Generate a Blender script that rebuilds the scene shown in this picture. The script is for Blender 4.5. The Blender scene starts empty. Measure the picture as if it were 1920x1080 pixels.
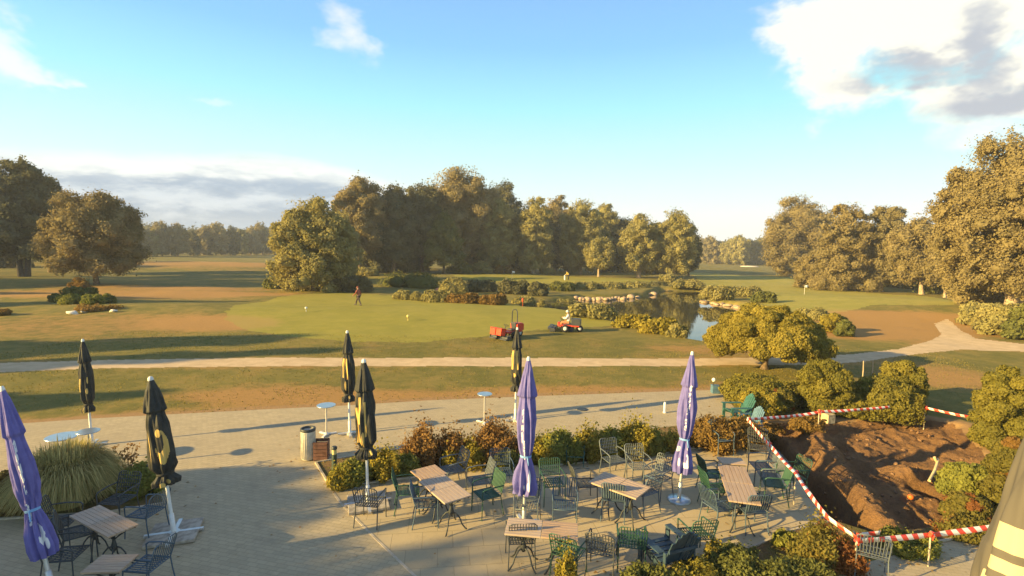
import bpy, math, random
import numpy as np
from mathutils import Vector, Matrix, Quaternion
from math import radians as R, sin, cos, pi, atan2, sqrt

# ------------------------------------------------------------------ camera, sky, sun, exposure
F, HZ, ROLL, CH = 960.0, 72.0, 1.2, 5.8          # focal length in photo pixels, horizon offset, roll, camera height
TH = math.atan(HZ / F)
SUN_EL, SUN_AZ = R(16.0), R(22.0)                # shadows run towards SUN_AZ (from +x towards +y)
sc = bpy.context.scene
cam_d = bpy.data.cameras.new("camera"); cam = bpy.data.objects.new("camera", cam_d)
sc.collection.objects.link(cam); sc.camera = cam
cam_d.sensor_width = 36; cam_d.lens = 36 * F / 1920; cam_d.clip_end = 6000; cam_d.clip_start = 0.1
cam.matrix_world = Matrix.Translation((0, 0, CH)) @ Matrix.Rotation(pi / 2 - TH, 4, 'X') @ Matrix.Rotation(R(ROLL), 4, 'Z')
sc.view_settings.view_transform = 'Standard'; sc.view_settings.look = 'None'
sc.view_settings.exposure = 1.45; sc.view_settings.gamma = 1
sc.cycles.max_bounces = 6; sc.cycles.diffuse_bounces = 3; sc.cycles.glossy_bounces = 3
sc.cycles.transmission_bounces = 3; sc.cycles.transparent_max_bounces = 6; sc.cycles.volume_bounces = 0
sc.cycles.use_denoising = True

sun_d = bpy.data.lights.new("sun", 'SUN'); sun = bpy.data.objects.new("sun", sun_d)
sc.collection.objects.link(sun)
sun_d.energy = 5.0; sun_d.angle = R(0.55); sun_d.color = (1.0, 0.73, 0.27)
to_sun = Vector((-cos(SUN_AZ) * cos(SUN_EL), -sin(SUN_AZ) * cos(SUN_EL), sin(SUN_EL)))
sun.rotation_euler = to_sun.to_track_quat('Z', 'Y').to_euler()


def ray(px, py):
    u, v = (px - 960) / F, (py - 540) / F
    r = R(ROLL)
    u2 = u * cos(r) + v * sin(r); v2 = -u * sin(r) + v * cos(r)
    return np.array([u2, cos(TH) - v2 * sin(TH), -(v2 * cos(TH) + sin(TH))])


def P(px, py, z=0.0):
    d = ray(px, py)
    t = (z - CH) / d[2]
    return np.array([d[0] * t, d[1] * t, z])


def azel(px, py):
    d = ray(px, py)
    return atan2(d[0], d[1]), atan2(d[2], math.hypot(d[0], d[1]))


# node expression helper
class E_:
    tree = None
    def __init__(s, sock): s.s = sock
    @staticmethod
    def m(op, a, b=None, c=None):
        n = E_.tree.nodes.new('ShaderNodeMath'); n.operation = op
        for i, x in enumerate((a, b, c)):
            if x is None: continue
            if isinstance(x, E_): E_.tree.links.new(x.s, n.inputs[i])
            else: n.inputs[i].default_value = x
        return E_(n.outputs[0])
    def __add__(a, b): return E_.m('ADD', a, b)
    __radd__ = __add__
    def __sub__(a, b): return E_.m('SUBTRACT', a, b)
    def __rsub__(a, b): return E_.m('SUBTRACT', b, a)
    def __mul__(a, b): return E_.m('MULTIPLY', a, b)
    __rmul__ = __mul__
    def __truediv__(a, b): return E_.m('DIVIDE', a, b)
    def clamp(a):
        r = E_.m('ADD', a, 0.0); r.s.node.use_clamp = True; return r


def smooth(x, a, b):
    n = E_.tree.nodes.new('ShaderNodeMapRange'); n.interpolation_type = 'SMOOTHSTEP'
    E_.tree.links.new(x.s, n.inputs['Value'])
    n.inputs['From Min'].default_value = a; n.inputs['From Max'].default_value = b
    return E_(n.outputs['Result'])


def gauss(az, el, caz, cel, saz, sel):
    a = (az - caz) / saz; b = (el - cel) / sel
    return E_.m('EXPONENT', (a * a + b * b) * -1.0)


def mixc(f, a, b):
    n = E_.tree.nodes.new('ShaderNodeMix'); n.data_type = 'RGBA'; n.clamp_factor = True
    if isinstance(f, E_): E_.tree.links.new(f.s, n.inputs['Factor'])
    else: n.inputs['Factor'].default_value = f
    for nm, x in (('A', a), ('B', b)):
        i = [s for s in n.inputs if s.name == nm and s.type == 'RGBA'][0]
        if isinstance(x, E_): E_.tree.links.new(x.s, i)
        else: i.default_value = (*x, 1)
    return E_([o for o in n.outputs if o.type == 'RGBA'][0])


def comb(x, y, z):
    n = E_.tree.nodes.new('ShaderNodeCombineXYZ')
    for i, v in enumerate((x, y, z)):
        if isinstance(v, E_): E_.tree.links.new(v.s, n.inputs[i])
        else: n.inputs[i].default_value = v
    return E_(n.outputs[0])


def noise(vec, scale, detail=4, rough=0.5, dist=0.0, dims='3D'):
    n = E_.tree.nodes.new('ShaderNodeTexNoise'); n.noise_dimensions = dims
    if vec is not None: E_.tree.links.new(vec.s, n.inputs['Vector'])
    n.inputs['Scale'].default_value = scale; n.inputs['Detail'].default_value = detail
    n.inputs['Roughness'].default_value = rough; n.inputs['Distortion'].default_value = dist
    return E_(n.outputs[0])


def build_world():
    w = bpy.data.worlds.new("World"); sc.world = w; w.use_nodes = True
    t = w.node_tree; t.nodes.clear(); E_.tree = t
    out = t.nodes.new('ShaderNodeOutputWorld'); bg = t.nodes.new('ShaderNodeBackground')
    tc = t.nodes.new('ShaderNodeTexCoord'); sep = t.nodes.new('ShaderNodeSeparateXYZ')
    t.links.new(tc.outputs['Generated'], sep.inputs[0])
    x, y, z = (E_(sep.outputs[i]) for i in range(3))
    az = E_.m('ARCTAN2', x, y)
    el = E_.m('ARCSINE', z)
    sky = t.nodes.new('ShaderNodeTexSky'); sky.sky_type = 'NISHITA'; sky.sun_disc = False
    sky.sun_elevation = SUN_EL
    sky.sun_rotation = atan2(to_sun.x, to_sun.y)
    sky.air_density = 1.0; sky.dust_density = 0.6; sky.ozone_density = 1.2
    nis = t.nodes.new('ShaderNodeVectorMath'); nis.operation = 'SCALE'
    t.links.new(sky.outputs[0], nis.inputs[0]); nis.inputs['Scale'].default_value = 0.10
    ramp = t.nodes.new('ShaderNodeValToRGB')
    t.links.new((el / (pi / 2)).clamp().s, ramp.inputs[0])
    cr = ramp.color_ramp
    stops = [(0.0, (1.0, 0.99, 0.93)), (0.045, (0.94, 1.0, 0.98)), (0.10, (0.70, 0.99, 1.0)), (0.165, (0.44, 0.93, 1.0)),
             (0.23, (0.30, 0.66, 1.0)), (0.31, (0.26, 0.52, 0.98)), (0.42, (0.22, 0.38, 0.76)), (0.6, (0.22, 0.28, 0.46)), (1.0, (0.24, 0.26, 0.34))]
    while len(cr.elements) < len(stops): cr.elements.new(0.5)
    for e, (p, c) in zip(cr.elements, stops): e.position = p; e.color = (*c, 1)
    col = mixc(0.9, E_(nis.outputs[0]), E_(ramp.outputs[0]))
    vec = comb(az * 1.0, el * 1.7, 0.0)
    n1 = noise(vec, 7.0, 7, 0.6, 0.4)
    n2 = noise(comb(az * 1.0, el * 3.6, 3.0), 6.0, 8, 0.62, 0.2)
    n3 = noise(comb(az * 1.0, el * 2.0, 9.0), 4.0, 5, 0.55)
    w1 = noise(vec, 9.0, 4, .6); w2 = noise(comb(az, el * 1.5, 17.0), 9.0, 4, .6)
    az0, el0 = az, el
    az = az + (w1 - 0.5) * 0.16; el = el + (w2 - 0.5) * 0.11
    # cumulus, upper right
    A = lambda px, py: azel(px, py)
    def g(px, py, wx, wy):
        a, e = A(px, py); return gauss(az, el, a, e, wx / F, wy / F)
    m = E_.m('MAXIMUM', g(1815, 10, 225, 100), g(1560, 70, 95, 80))
    m = E_.m('MAXIMUM', m, g(1590, 160, 60, 60) * 0.8)
    m = E_.m('MAXIMUM', m, g(1900, 150, 130, 80) * 0.9)
    den = smooth(m * 1.15 + (n1 - 0.5) * 1.5, 0.30, 0.86)
    sh = E_.m('MAXIMUM', g(1700, 135, 110, 28), g(1835, 100, 45, 75))
    sh = E_.m('MAXIMUM', sh, g(1890, 190, 95, 34))
    sh = smooth(sh + (n3 - 0.5) * 0.9, 0.35, 0.95)
    ccol = mixc(sh * 0.85, (1.05, 1.02, 0.88), (0.42, 0.47, 0.56))
    col = mixc(den, col, ccol)
    # wisps
    wm = g(640, 45, 55, 60) * 0.85 + g(405, 190, 80, 12) * 0.75 + g(5, 90, 55, 55) * 1.1 + g(1070, 90, 80, 40) * 0.42 + g(690, 95, 30, 30) * 0.35
    wm = wm + g(1500, 180, 70, 30) * 0.5 + g(1870, 240, 60, 26) * 0.8 + g(385, 8, 40, 18) * 0.35 + g(900, 15, 60, 20) * 0.25 + g(90, 140, 30, 12) * 0.5
    den2 = smooth(wm + (n1 - 0.5) * 1.1, 0.38, 1.05)
    col = mixc(den2 * 0.8, col, (0.98, 0.97, 0.97))
    # bank of grey cloud low on the left
    az, el = az0, el0
    V = z / E_.m('MAXIMUM', y, 0.25)
    def vv(px, py): d = ray(px, py); return d[2] / d[1]
    top = smooth(az, A(120, 280)[0], A(480, 285)[0]) * (vv(480, 288) - vv(60, 282)) + vv(60, 282)
    top = top + smooth(az, A(480, 285)[0], A(830, 350)[0]) * (vv(820, 352) - vv(480, 288)) + (n3 - 0.5) * 0.02 + (n2 - 0.5) * 0.03
    el = V
    body = smooth(top - el + (n1 - 0.5) * 0.02, -0.010, 0.022) * smooth(az, A(930, 300)[0], A(740, 300)[0])
    top2 = top - 0.028 + (n2 - 0.5) * 0.16
    grey = smooth(top2 - el, -0.022, 0.030)
    streak = smooth(n2 + (n1 - 0.5) * 0.5, 0.46, 0.68)
    gc = mixc(streak * 0.65, (0.37, 0.47, 0.59), (0.86, 0.92, 0.94))
    bank = mixc(grey, (0.96, 0.99, 0.95), gc)
    low = smooth(el, 0.0, 0.06)
    bank = mixc((1.0 - low) * 0.35, bank, (0.72, 0.84, 0.88))
    col = mixc(body * 0.93, col, bank)
    t.links.new(col.s, bg.inputs[0]); bg.inputs[1].default_value = 0.405
    t.links.new(bg.outputs[0], out.inputs[0])


build_world()

# ------------------------------------------------------------------ helpers
rng = np.random.default_rng(7)
random.seed(7)


def lattice(ix, iy, seed):
    h = (ix.astype(np.int64) * 374761393 + iy.astype(np.int64) * 668265263 + seed * 144665) & 0xffffffff
    h = ((h ^ (h >> 13)) * 1274126177) & 0xffffffff
    return ((h ^ (h >> 16)) & 0xffff) / 65535.0


def vn(x, y, s=1.0, seed=0):
    x = np.asarray(x, float) * s; y = np.asarray(y, float) * s
    ix, iy = np.floor(x), np.floor(y); fx, fy = x - ix, y - iy
    fx = fx * fx * (3 - 2 * fx); fy = fy * fy * (3 - 2 * fy)
    a, b = lattice(ix, iy, seed), lattice(ix + 1, iy, seed); c, d = lattice(ix, iy + 1, seed), lattice(ix + 1, iy + 1, seed)
    return (a + (b - a) * fx) * (1 - fy) + (c + (d - c) * fx) * fy


def fbm(x, y, s=1.0, seed=0, o=4):
    r = 0; a = .5
    for k in range(o): r = r + a * vn(x, y, s * 2 ** k, seed + k); a *= .5
    return r


def inside(x, y, poly):
    x = np.asarray(x, float); y = np.asarray(y, float); r = np.zeros(x.shape, bool); n = len(poly)
    for i in range(n):
        x1, y1 = poly[i]; x2, y2 = poly[(i + 1) % n]
        if y1 == y2: continue
        c = (y1 > y) != (y2 > y)
        r ^= c & (x < (x2 - x1) * (y - y1) / (y2 - y1) + x1)
    return r


def segdist(x, y, a, b):
    dx, dy = b[0] - a[0], b[1] - a[1]
    t = np.clip(((x - a[0]) * dx + (y - a[1]) * dy) / (dx * dx + dy * dy + 1e-9), 0, 1)
    return np.hypot(x - a[0] - t * dx, y - a[1] - t * dy), t


def polydist(x, y, poly, closed=True):
    d = np.full(np.shape(x), 1e9)
    for i in range(len(poly) - (0 if closed else 1)):
        d = np.minimum(d, segdist(x, y, poly[i], poly[(i + 1) % len(poly)])[0])
    return d


def W(pts, z=0.0): return [tuple(P(a, b, z)[:2]) for a, b in pts]


def sstep(x, a, b):
    t = np.clip((x - a) / (b - a), 0, 1); return t * t * (3 - 2 * t)


# ------------------------------------------------------------------ terrain shape
WZ = -0.45
POND = W([(985, 579), (1050, 585), (1100, 594), (1150, 606), (1230, 620), (1285, 634), (1322, 640)], -.15) + W([(1352, 632), (1430, 615), (1450, 590),
          (1400, 577), (1330, 570), (1316, 558), (1310, 547), (1240, 546), (1215, 556), (1150, 561), (1095, 561), (1060, 563), (1000, 566)], WZ)
PIT = W([(1432, 800), (1500, 785), (1580, 790), (1700, 778), (1800, 795), (1850, 850), (1845, 925), (1800, 975), (1700, 1000), (1600, 985), (1560, 965)])
TRENCH = W([(1425, 800), (1490, 868), (1545, 925), (1600, 985)])
RIDGE = W([(1520, 800), (1570, 870), (1620, 935), (1650, 975)])
HEAP = P(1690, 880)
HOLE = P(1738, 905)
MOUNDS = [(*P(1830, 590)[:2], 14, 14, 1.1), (*P(300, 585)[:2], 14, 5, 0.5), (*P(420, 500)[:2], 40, 18, 1.2),
          (*P(900, 522)[:2], 30, 8, 0.5), (*P(780, 590)[:2], 14, 7, 0.35), (*P(120, 560)[:2], 9, 3, 0.4), (*P(1500, 530)[:2], 25, 6, -0.3),
          (*P(1380, 500)[:2], 25, 15, 0.5)]


def H(x, y):
    x = np.asarray(x, float); y = np.asarray(y, float)
    far = sstep(y, 26, 60)
    z = far * ((fbm(x, y, 0.045, 3, 3) - .44) * 1.0)
    z = z + sstep(y, 20, 30) * (fbm(x, y, 0.35, 9, 2) - .37) * 0.10
    for mx, my, sx, sy, h in MOUNDS:
        z = z + h * np.exp(-((x - mx) / sx) ** 2 - ((y - my) / sy) ** 2)
    # pond basin
    near = (y > 25) & (y < 110)
    if np.any(near):
        xs, ys = (x[near], y[near]) if x.ndim else (x, y)
        d = polydist(xs, ys, POND); d = np.where(inside(xs, ys, POND), -d, d)
        d = d + (fbm(xs, ys, 0.5, 21, 2) - .37) * 0.8
        k = 1 - sstep(d, -1.3, 0.9)
        zz = (z[near] if x.ndim else z) * (1 - k) + k * -2.0
        if x.ndim: z = z.copy(); z[near] = zz
        else: z = zz
    # excavation
    near = (y < 26) & (y > 5) & (x > 3)
    if np.any(near):
        xs, ys = (x[near], y[near]) if x.ndim else (x, y)
        d = polydist(xs, ys, PIT); ins = inside(xs, ys, PIT); d = np.where(ins, d, -d)
        k = sstep(d, -0.25, 0.45)
        zz = k * (-0.22 + (fbm(xs, ys, 2.2, 31, 4) - .47) * 0.36 + (fbm(xs, ys, 6.5, 33, 2) - .37) * 0.13 + (fbm(xs, ys, 0.6, 35, 2) - .37) * .22)
        dt = polydist(xs, ys, TRENCH, False) + (fbm(xs, ys, 1.4, 41, 2) - .37) * .5
        zz = zz - 0.85 * (1 - sstep(dt, 0.30, 0.62))
        dr = polydist(xs, ys, RIDGE, False) + (fbm(xs, ys, 1.8, 45, 2) - .37) * .4
        zz = zz + 0.36 * (1 - sstep(dr, 0.05, 0.62))
        dh = np.hypot(xs - HEAP[0], ys - HEAP[1]) + (fbm(xs, ys, 2.5, 47, 3) - .45) * .5
        zz = zz + 0.42 * (1 - sstep(dh, 0.0, 0.75))
        dh = np.hypot(xs - HOLE[0], (ys - HOLE[1]) * .8)
        zz = zz - 0.7 * (1 - sstep(dh, 0.15, 0.42))
        if x.ndim: z = z.copy(); z[near] = z[near] + zz
        else: z = z + zz
    return z


def PG(px, py):
    z = 0.0
    for _ in range(14):
        p = P(px, py, z); z = z * .4 + .6 * float(H(p[0], p[1]))
    return np.array([p[0], p[1], float(H(p[0], p[1]))])


def toward(base, px, py):
    """point on the pixel's ray at the same camera depth as base (used to read heights and tilts off the photograph)"""
    f = np.array([0, cos(TH), -sin(TH)]); d = ray(px, py)
    t = (f @ (base - np.array([0, 0, CH]))) / (f @ d)
    return np.array([0, 0, CH]) + d * t


def hgt(base, py, px=None):
    t = toward(base, px if px is not None else 0, py) if px is not None else None
    dep = base[1] * cos(TH) - (base[2] - CH) * sin(TH)
    return dep


# ------------------------------------------------------------------ materials
def newmat(name):
    m = bpy.data.materials.new(name); m.use_nodes = True
    t = m.node_tree; t.nodes.clear(); E_.tree = t
    out = t.nodes.new('ShaderNodeOutputMaterial')
    return m, t, out


def principled(t, out, col, rough=0.6, metal=0.0, spec=0.3, bump=None, bstr=0.3, bdist=0.02):
    b = t.nodes.new('ShaderNodeBsdfPrincipled')
    if isinstance(col, E_): t.links.new(col.s, b.inputs['Base Color'])
    else: b.inputs['Base Color'].default_value = (*col, 1)
    b.inputs['Roughness'].default_value = rough; b.inputs['Metallic'].default_value = metal
    b.inputs['Specular IOR Level'].default_value = spec
    if bump is not None:
        n = t.nodes.new('ShaderNodeBump'); n.inputs['Strength'].default_value = bstr; n.inputs['Distance'].default_value = bdist
        t.links.new(bump.s, n.inputs['Height']); t.links.new(n.outputs[0], b.inputs['Normal'])
    t.links.new(b.outputs[0], out.inputs[0]); return b


def objc(t, kind='Object'):
    n = t.nodes.new('ShaderNodeTexCoord'); return E_(n.outputs[kind])


def worldc(t):
    n = t.nodes.new('ShaderNodeNewGeometry'); return E_(n.outputs['Position'])


def attr(t, name, fac=True):
    n = t.nodes.new('ShaderNodeAttribute'); n.attribute_name = name
    return E_(n.outputs['Fac' if fac else 'Color'])


def plain(name, col, rough=0.6, metal=0.0, spec=0.3, var=0.12, scale=9.0):
    m, t, o = newmat(name)
    n = noise(objc(t), scale, 4)
    dark = tuple(c * (1 - var * 1.6) for c in col); lite = tuple(min(1, c * (1 + var)) for c in col)
    principled(t, o, mixc(smooth(n, .3, .7), dark, lite), rough, metal, spec)
    return m


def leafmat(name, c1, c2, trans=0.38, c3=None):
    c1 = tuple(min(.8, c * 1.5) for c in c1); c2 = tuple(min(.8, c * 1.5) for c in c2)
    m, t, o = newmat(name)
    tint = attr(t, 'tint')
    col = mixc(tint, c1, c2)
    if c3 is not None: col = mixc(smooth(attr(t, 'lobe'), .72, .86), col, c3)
    d = t.nodes.new('ShaderNodeBsdfDiffuse'); tr = t.nodes.new('ShaderNodeBsdfTranslucent'); mx = t.nodes.new('ShaderNodeMixShader')
    t.links.new(col.s, d.inputs[0]); t.links.new(col.s, tr.inputs[0])
    mx.inputs[0].default_value = trans
    t.links.new(d.outputs[0], mx.inputs[1]); t.links.new(tr.outputs[0], mx.inputs[2]); t.links.new(mx.outputs[0], o.inputs[0])
    return m


def grassmat(name, a, b, dry, soil, fine=1.0):
    m, t, o = newmat(name)
    pos = worldc(t)
    n1 = noise(pos, 0.12, 5, .6); n2 = noise(pos, 1.3, 6, .72); n3 = noise(pos, 9.0, 5, .75); n4 = noise(pos, 50.0, 3, .7); n5 = noise(pos, 0.45, 5, .7)
    col = mixc(smooth(n1 * .3 + n2 * .35 + n5 * .35, .42, .58), a, b)
    col = mixc(smooth(n5 * .6 + n3 * .4, .52, .66) * .55 * fine, col, dry)
    d = (attr(t, 'dry') + (n2 - .5) * 1.1 + (n1 - .5) * .9).clamp()
    col = mixc(smooth(d, .22, .85), col, dry)
    s = (attr(t, 'soil') + (n2 - .5) * .9 + (n3 - .5) * .5).clamp()
    col = mixc(smooth(s, .35, .8), col, soil)
    col = mixc(smooth(n3, .25, .75) * 0.30 * fine, col, tuple(c * .45 for c in a))
    col = mixc(smooth(n4, .45, .75) * 0.35 * fine, col, tuple(min(1, c * 1.8) for c in b))
    principled(t, o, col, 0.9, 0, 0.1, n3 * .7 + n4 * .5, 0.6 * fine, 0.05)
    return m


M = {}
M['grass'] = grassmat('rough_grass', (0.155, 0.142, 0.034), (0.265, 0.205, 0.054), (0.430, 0.235, 0.080), (0.40, 0.235, 0.11))
M['green'] = grassmat('putting_grass', (0.270, 0.240, 0.042), (0.325, 0.275, 0.052), (0.35, 0.25, 0.07), (0.40, 0.225, 0.10), .3)
M['fairway'] = grassmat('fairway_grass', (0.290, 0.262, 0.055), (0.375, 0.315, 0.070), (0.42, 0.27, 0.09), (0.40, 0.225, 0.10), .5)


def m_path():
    m, t, o = newmat('sandy_gravel'); pos = worldc(t)
    n = noise(pos, 1.5, 5, .6); n2 = noise(pos, 25, 4, .7)
    col = mixc(smooth(n, .3, .7), (0.52, 0.375, 0.215), (0.64, 0.47, 0.28))
    col = mixc(smooth(n2, .5, .8) * .5, col, (0.33, 0.25, 0.16))
    principled(t, o, col, .95, 0, .1, n2, .4, .02); return m


def m_soil():
    m, t, o = newmat('dug_soil'); pos = worldc(t)
    n = noise(pos, 0.9, 5, .6); n2 = noise(pos, 9, 6, .7); n3 = noise(pos, 34, 3, .7)
    col = mixc(smooth(n, .3, .7), (0.29, 0.158, 0.075), (0.45, 0.240, 0.105))
    col = mixc(smooth(n2, .45, .7) * .5, col, (0.13, 0.080, 0.048))
    n4 = noise(pos, 70, 3, .7); col = mixc(smooth(n3, .58, .72) * .7, col, (0.46, 0.31, 0.19)); col = mixc(smooth(n4, .52, .68) * .35, col, (0.12, 0.070, 0.038))
    principled(t, o, col, .95, 0, .1, n2 + n3 * .8 + n4 * .4, 1.0, .14); return m


def m_paving(name, rot, bw, bh, c1, c2, mortar, msz, stain):
    m, t, o = newmat(name); pos = worldc(t)
    mp = t.nodes.new('ShaderNodeMapping'); t.links.new(pos.s, mp.inputs[0]); mp.inputs['Rotation'].default_value = (0, 0, rot)
    b = t.nodes.new('ShaderNodeTexBrick'); t.links.new(mp.outputs[0], b.inputs['Vector'])
    b.inputs['Scale'].default_value = 1; b.inputs['Brick Width'].default_value = bw; b.inputs['Row Height'].default_value = bh
    b.inputs['Mortar Size'].default_value = msz; b.inputs['Mortar Smooth'].default_value = .3; b.inputs['Bias'].default_value = 0
    b.inputs['Color1'].default_value = (*c1, 1); b.inputs['Color2'].default_value = (*c2, 1); b.inputs['Mortar'].default_value = (*mortar, 1)
    n = noise(pos, .45, 6, .65); n2 = noise(pos, 6, 5, .7); n3 = noise(pos, 40, 3, .6)
    col = mixc(smooth(n, .35, .7) * .45, E_(b.outputs['Color']), stain)
    col = mixc(smooth(n2, .5, .8) * .35, col, tuple(c * .62 for c in c1))
    col = mixc(smooth(n3, .5, .8) * .2, col, tuple(min(1, c * 1.3) for c in c2))
    n6 = noise(pos, 1.7, 5, .7); col = mixc(smooth(n6, .54, .70) * .30, col, tuple(c * .66 for c in stain)); col = mixc(smooth(n, .62, .74) * .25, col, tuple(min(1, c * 1.15) for c in c2))
    hgt_ = (1.0 - E_(b.outputs['Fac'])) + n3 * .25
    principled(t, o, col, .85, 0, .2, hgt_, .5, .012); return m


M['path'] = m_path(); M['soil'] = m_soil()
M['blocks'] = m_paving('block_paving', R(14), .21, .105, (0.44, 0.352, 0.212), (0.51, 0.405, 0.245), (0.33, 0.27, 0.16), .006, (0.35, 0.285, 0.19))
M['slabs'] = m_paving('slab_paving', R(-8), .60, .60, (0.475, 0.372, 0.215), (0.525, 0.412, 0.242), (0.36, 0.285, 0.165), .009, (0.38, 0.30, 0.19))
M['kerb'] = plain('concrete_kerb', (0.52, 0.43, 0.30), .85)


def m_bed():
    m, t, o = newmat('planted_soil'); pos = worldc(t)
    n = noise(pos, 2.2, 5, .65); n2 = noise(pos, 22, 4, .7)
    col = mixc(smooth(n, .35, .65), (0.15, 0.135, 0.04), (0.24, 0.15, 0.07))
    col = mixc(smooth(n2, .5, .75) * .6, col, (0.10, 0.07, 0.035))
    principled(t, o, col, .95, 0, .1, n2 + n, 1.0, .06); return m


M['bed'] = m_bed()


def m_water():
    m, t, o = newmat('pond_water'); pos = worldc(t)
    n = noise(pos, 1.6, 3, .5)
    b = principled(t, o, (0.045, 0.042, 0.022), .03, 0, .5, n, .035, .05)
    b.inputs['IOR'].default_value = 1.33; return m


M['water'] = m_water()
LM = {
    'olive': leafmat('olive_leaves', (0.178, 0.160, 0.060), (0.270, 0.230, 0.086)),
    'brown': leafmat('brown_green_leaves', (0.160, 0.130, 0.060), (0.235, 0.184, 0.084)),
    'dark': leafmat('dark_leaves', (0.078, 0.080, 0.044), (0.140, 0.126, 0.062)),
    'pale': leafmat('pale_leaves', (0.165, 0.140, 0.072), (0.235, 0.192, 0.096)),
    'yellow': leafmat('yellow_green_leaves', (0.160, 0.135, 0.024), (0.270, 0.210, 0.038)),
    'dome': leafmat('dome_leaves', (0.150, 0.125, 0.026), (0.285, 0.225, 0.045)),
    'topiary': leafmat('clipped_leaves', (0.115, 0.105, 0.024), (0.205, 0.170, 0.036)),
    'red': leafmat('russet_leaves', (0.165, 0.090, 0.034), (0.245, 0.145, 0.050)),
    'rust': leafmat('brown_hedge_leaves', (0.135, 0.085, 0.026), (0.210, 0.130, 0.040)),
    'green': leafmat('fresh_leaves', (0.125, 0.130, 0.034), (0.215, 0.205, 0.045)),
    'straw': leafmat('straw_blades', (0.17, 0.155, 0.055), (0.46, 0.37, 0.15), .35),
    'mixed': leafmat('mixed_leaves', (0.105, 0.095, 0.026), (0.20, 0.160, 0.038), .45, (0.28, 0.12, 0.045)),
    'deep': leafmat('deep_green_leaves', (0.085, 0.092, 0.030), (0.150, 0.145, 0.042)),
}
M['bark'] = plain('bark', (0.17, 0.115, 0.07), .9, var=.3, scale=6)
M['barkdark'] = plain('dark_bark', (0.05, 0.042, 0.034), .95, var=.3, scale=6)  # shade painted into the bark colour of the tall left tree
M['barkpale'] = plain('pale_bark', (0.42, 0.31, 0.20), .9, var=.3, scale=6)


# ------------------------------------------------------------------ mesh helpers
def mesh_np(name, v, f, mat, fattr=None, smooth_=False):
    me = bpy.data.meshes.new(name); v = np.asarray(v, np.float32); f = np.asarray(f, np.int32)
    k = f.shape[1]
    me.vertices.add(len(v)); me.vertices.foreach_set('co', v.ravel())
    me.loops.add(f.size); me.loops.foreach_set('vertex_index', f.ravel())
    me.polygons.add(len(f)); me.polygons.foreach_set('loop_start', np.arange(0, f.size, k, dtype=np.int32))
    me.polygons.foreach_set('loop_total', np.full(len(f), k, np.int32))
    if smooth_: me.polygons.foreach_set('use_smooth', np.ones(len(f), bool))
    for nm, (dom, arr) in (fattr or {}).items():
        a = me.attributes.new(nm, 'FLOAT', dom); a.data.foreach_set('value', np.asarray(arr, np.float32))
    me.update(calc_edges=True); me.validate()
    if mat: me.materials.append(mat)
    return me


def link(name, me, parent=None):
    o = bpy.data.objects.new(name, me); sc.collection.objects.link(o)
    if parent is not None: o.parent = parent
    return o


def tag(o, label=None, cat=None, group=None, kind=None):
    if label: o['label'] = label
    if cat: o['category'] = cat
    if group: o['group'] = group
    if kind: o['kind'] = kind
    return o


def thing(name, label, cat, loc=(0, 0, 0), rz=0.0, group=None):
    o = bpy.data.objects.new(name, None); sc.collection.objects.link(o); o.empty_display_size = .3
    o.location = [float(c) for c in loc]; o.rotation_euler = (0, 0, rz)
    return tag(o, label, cat, group)


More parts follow.
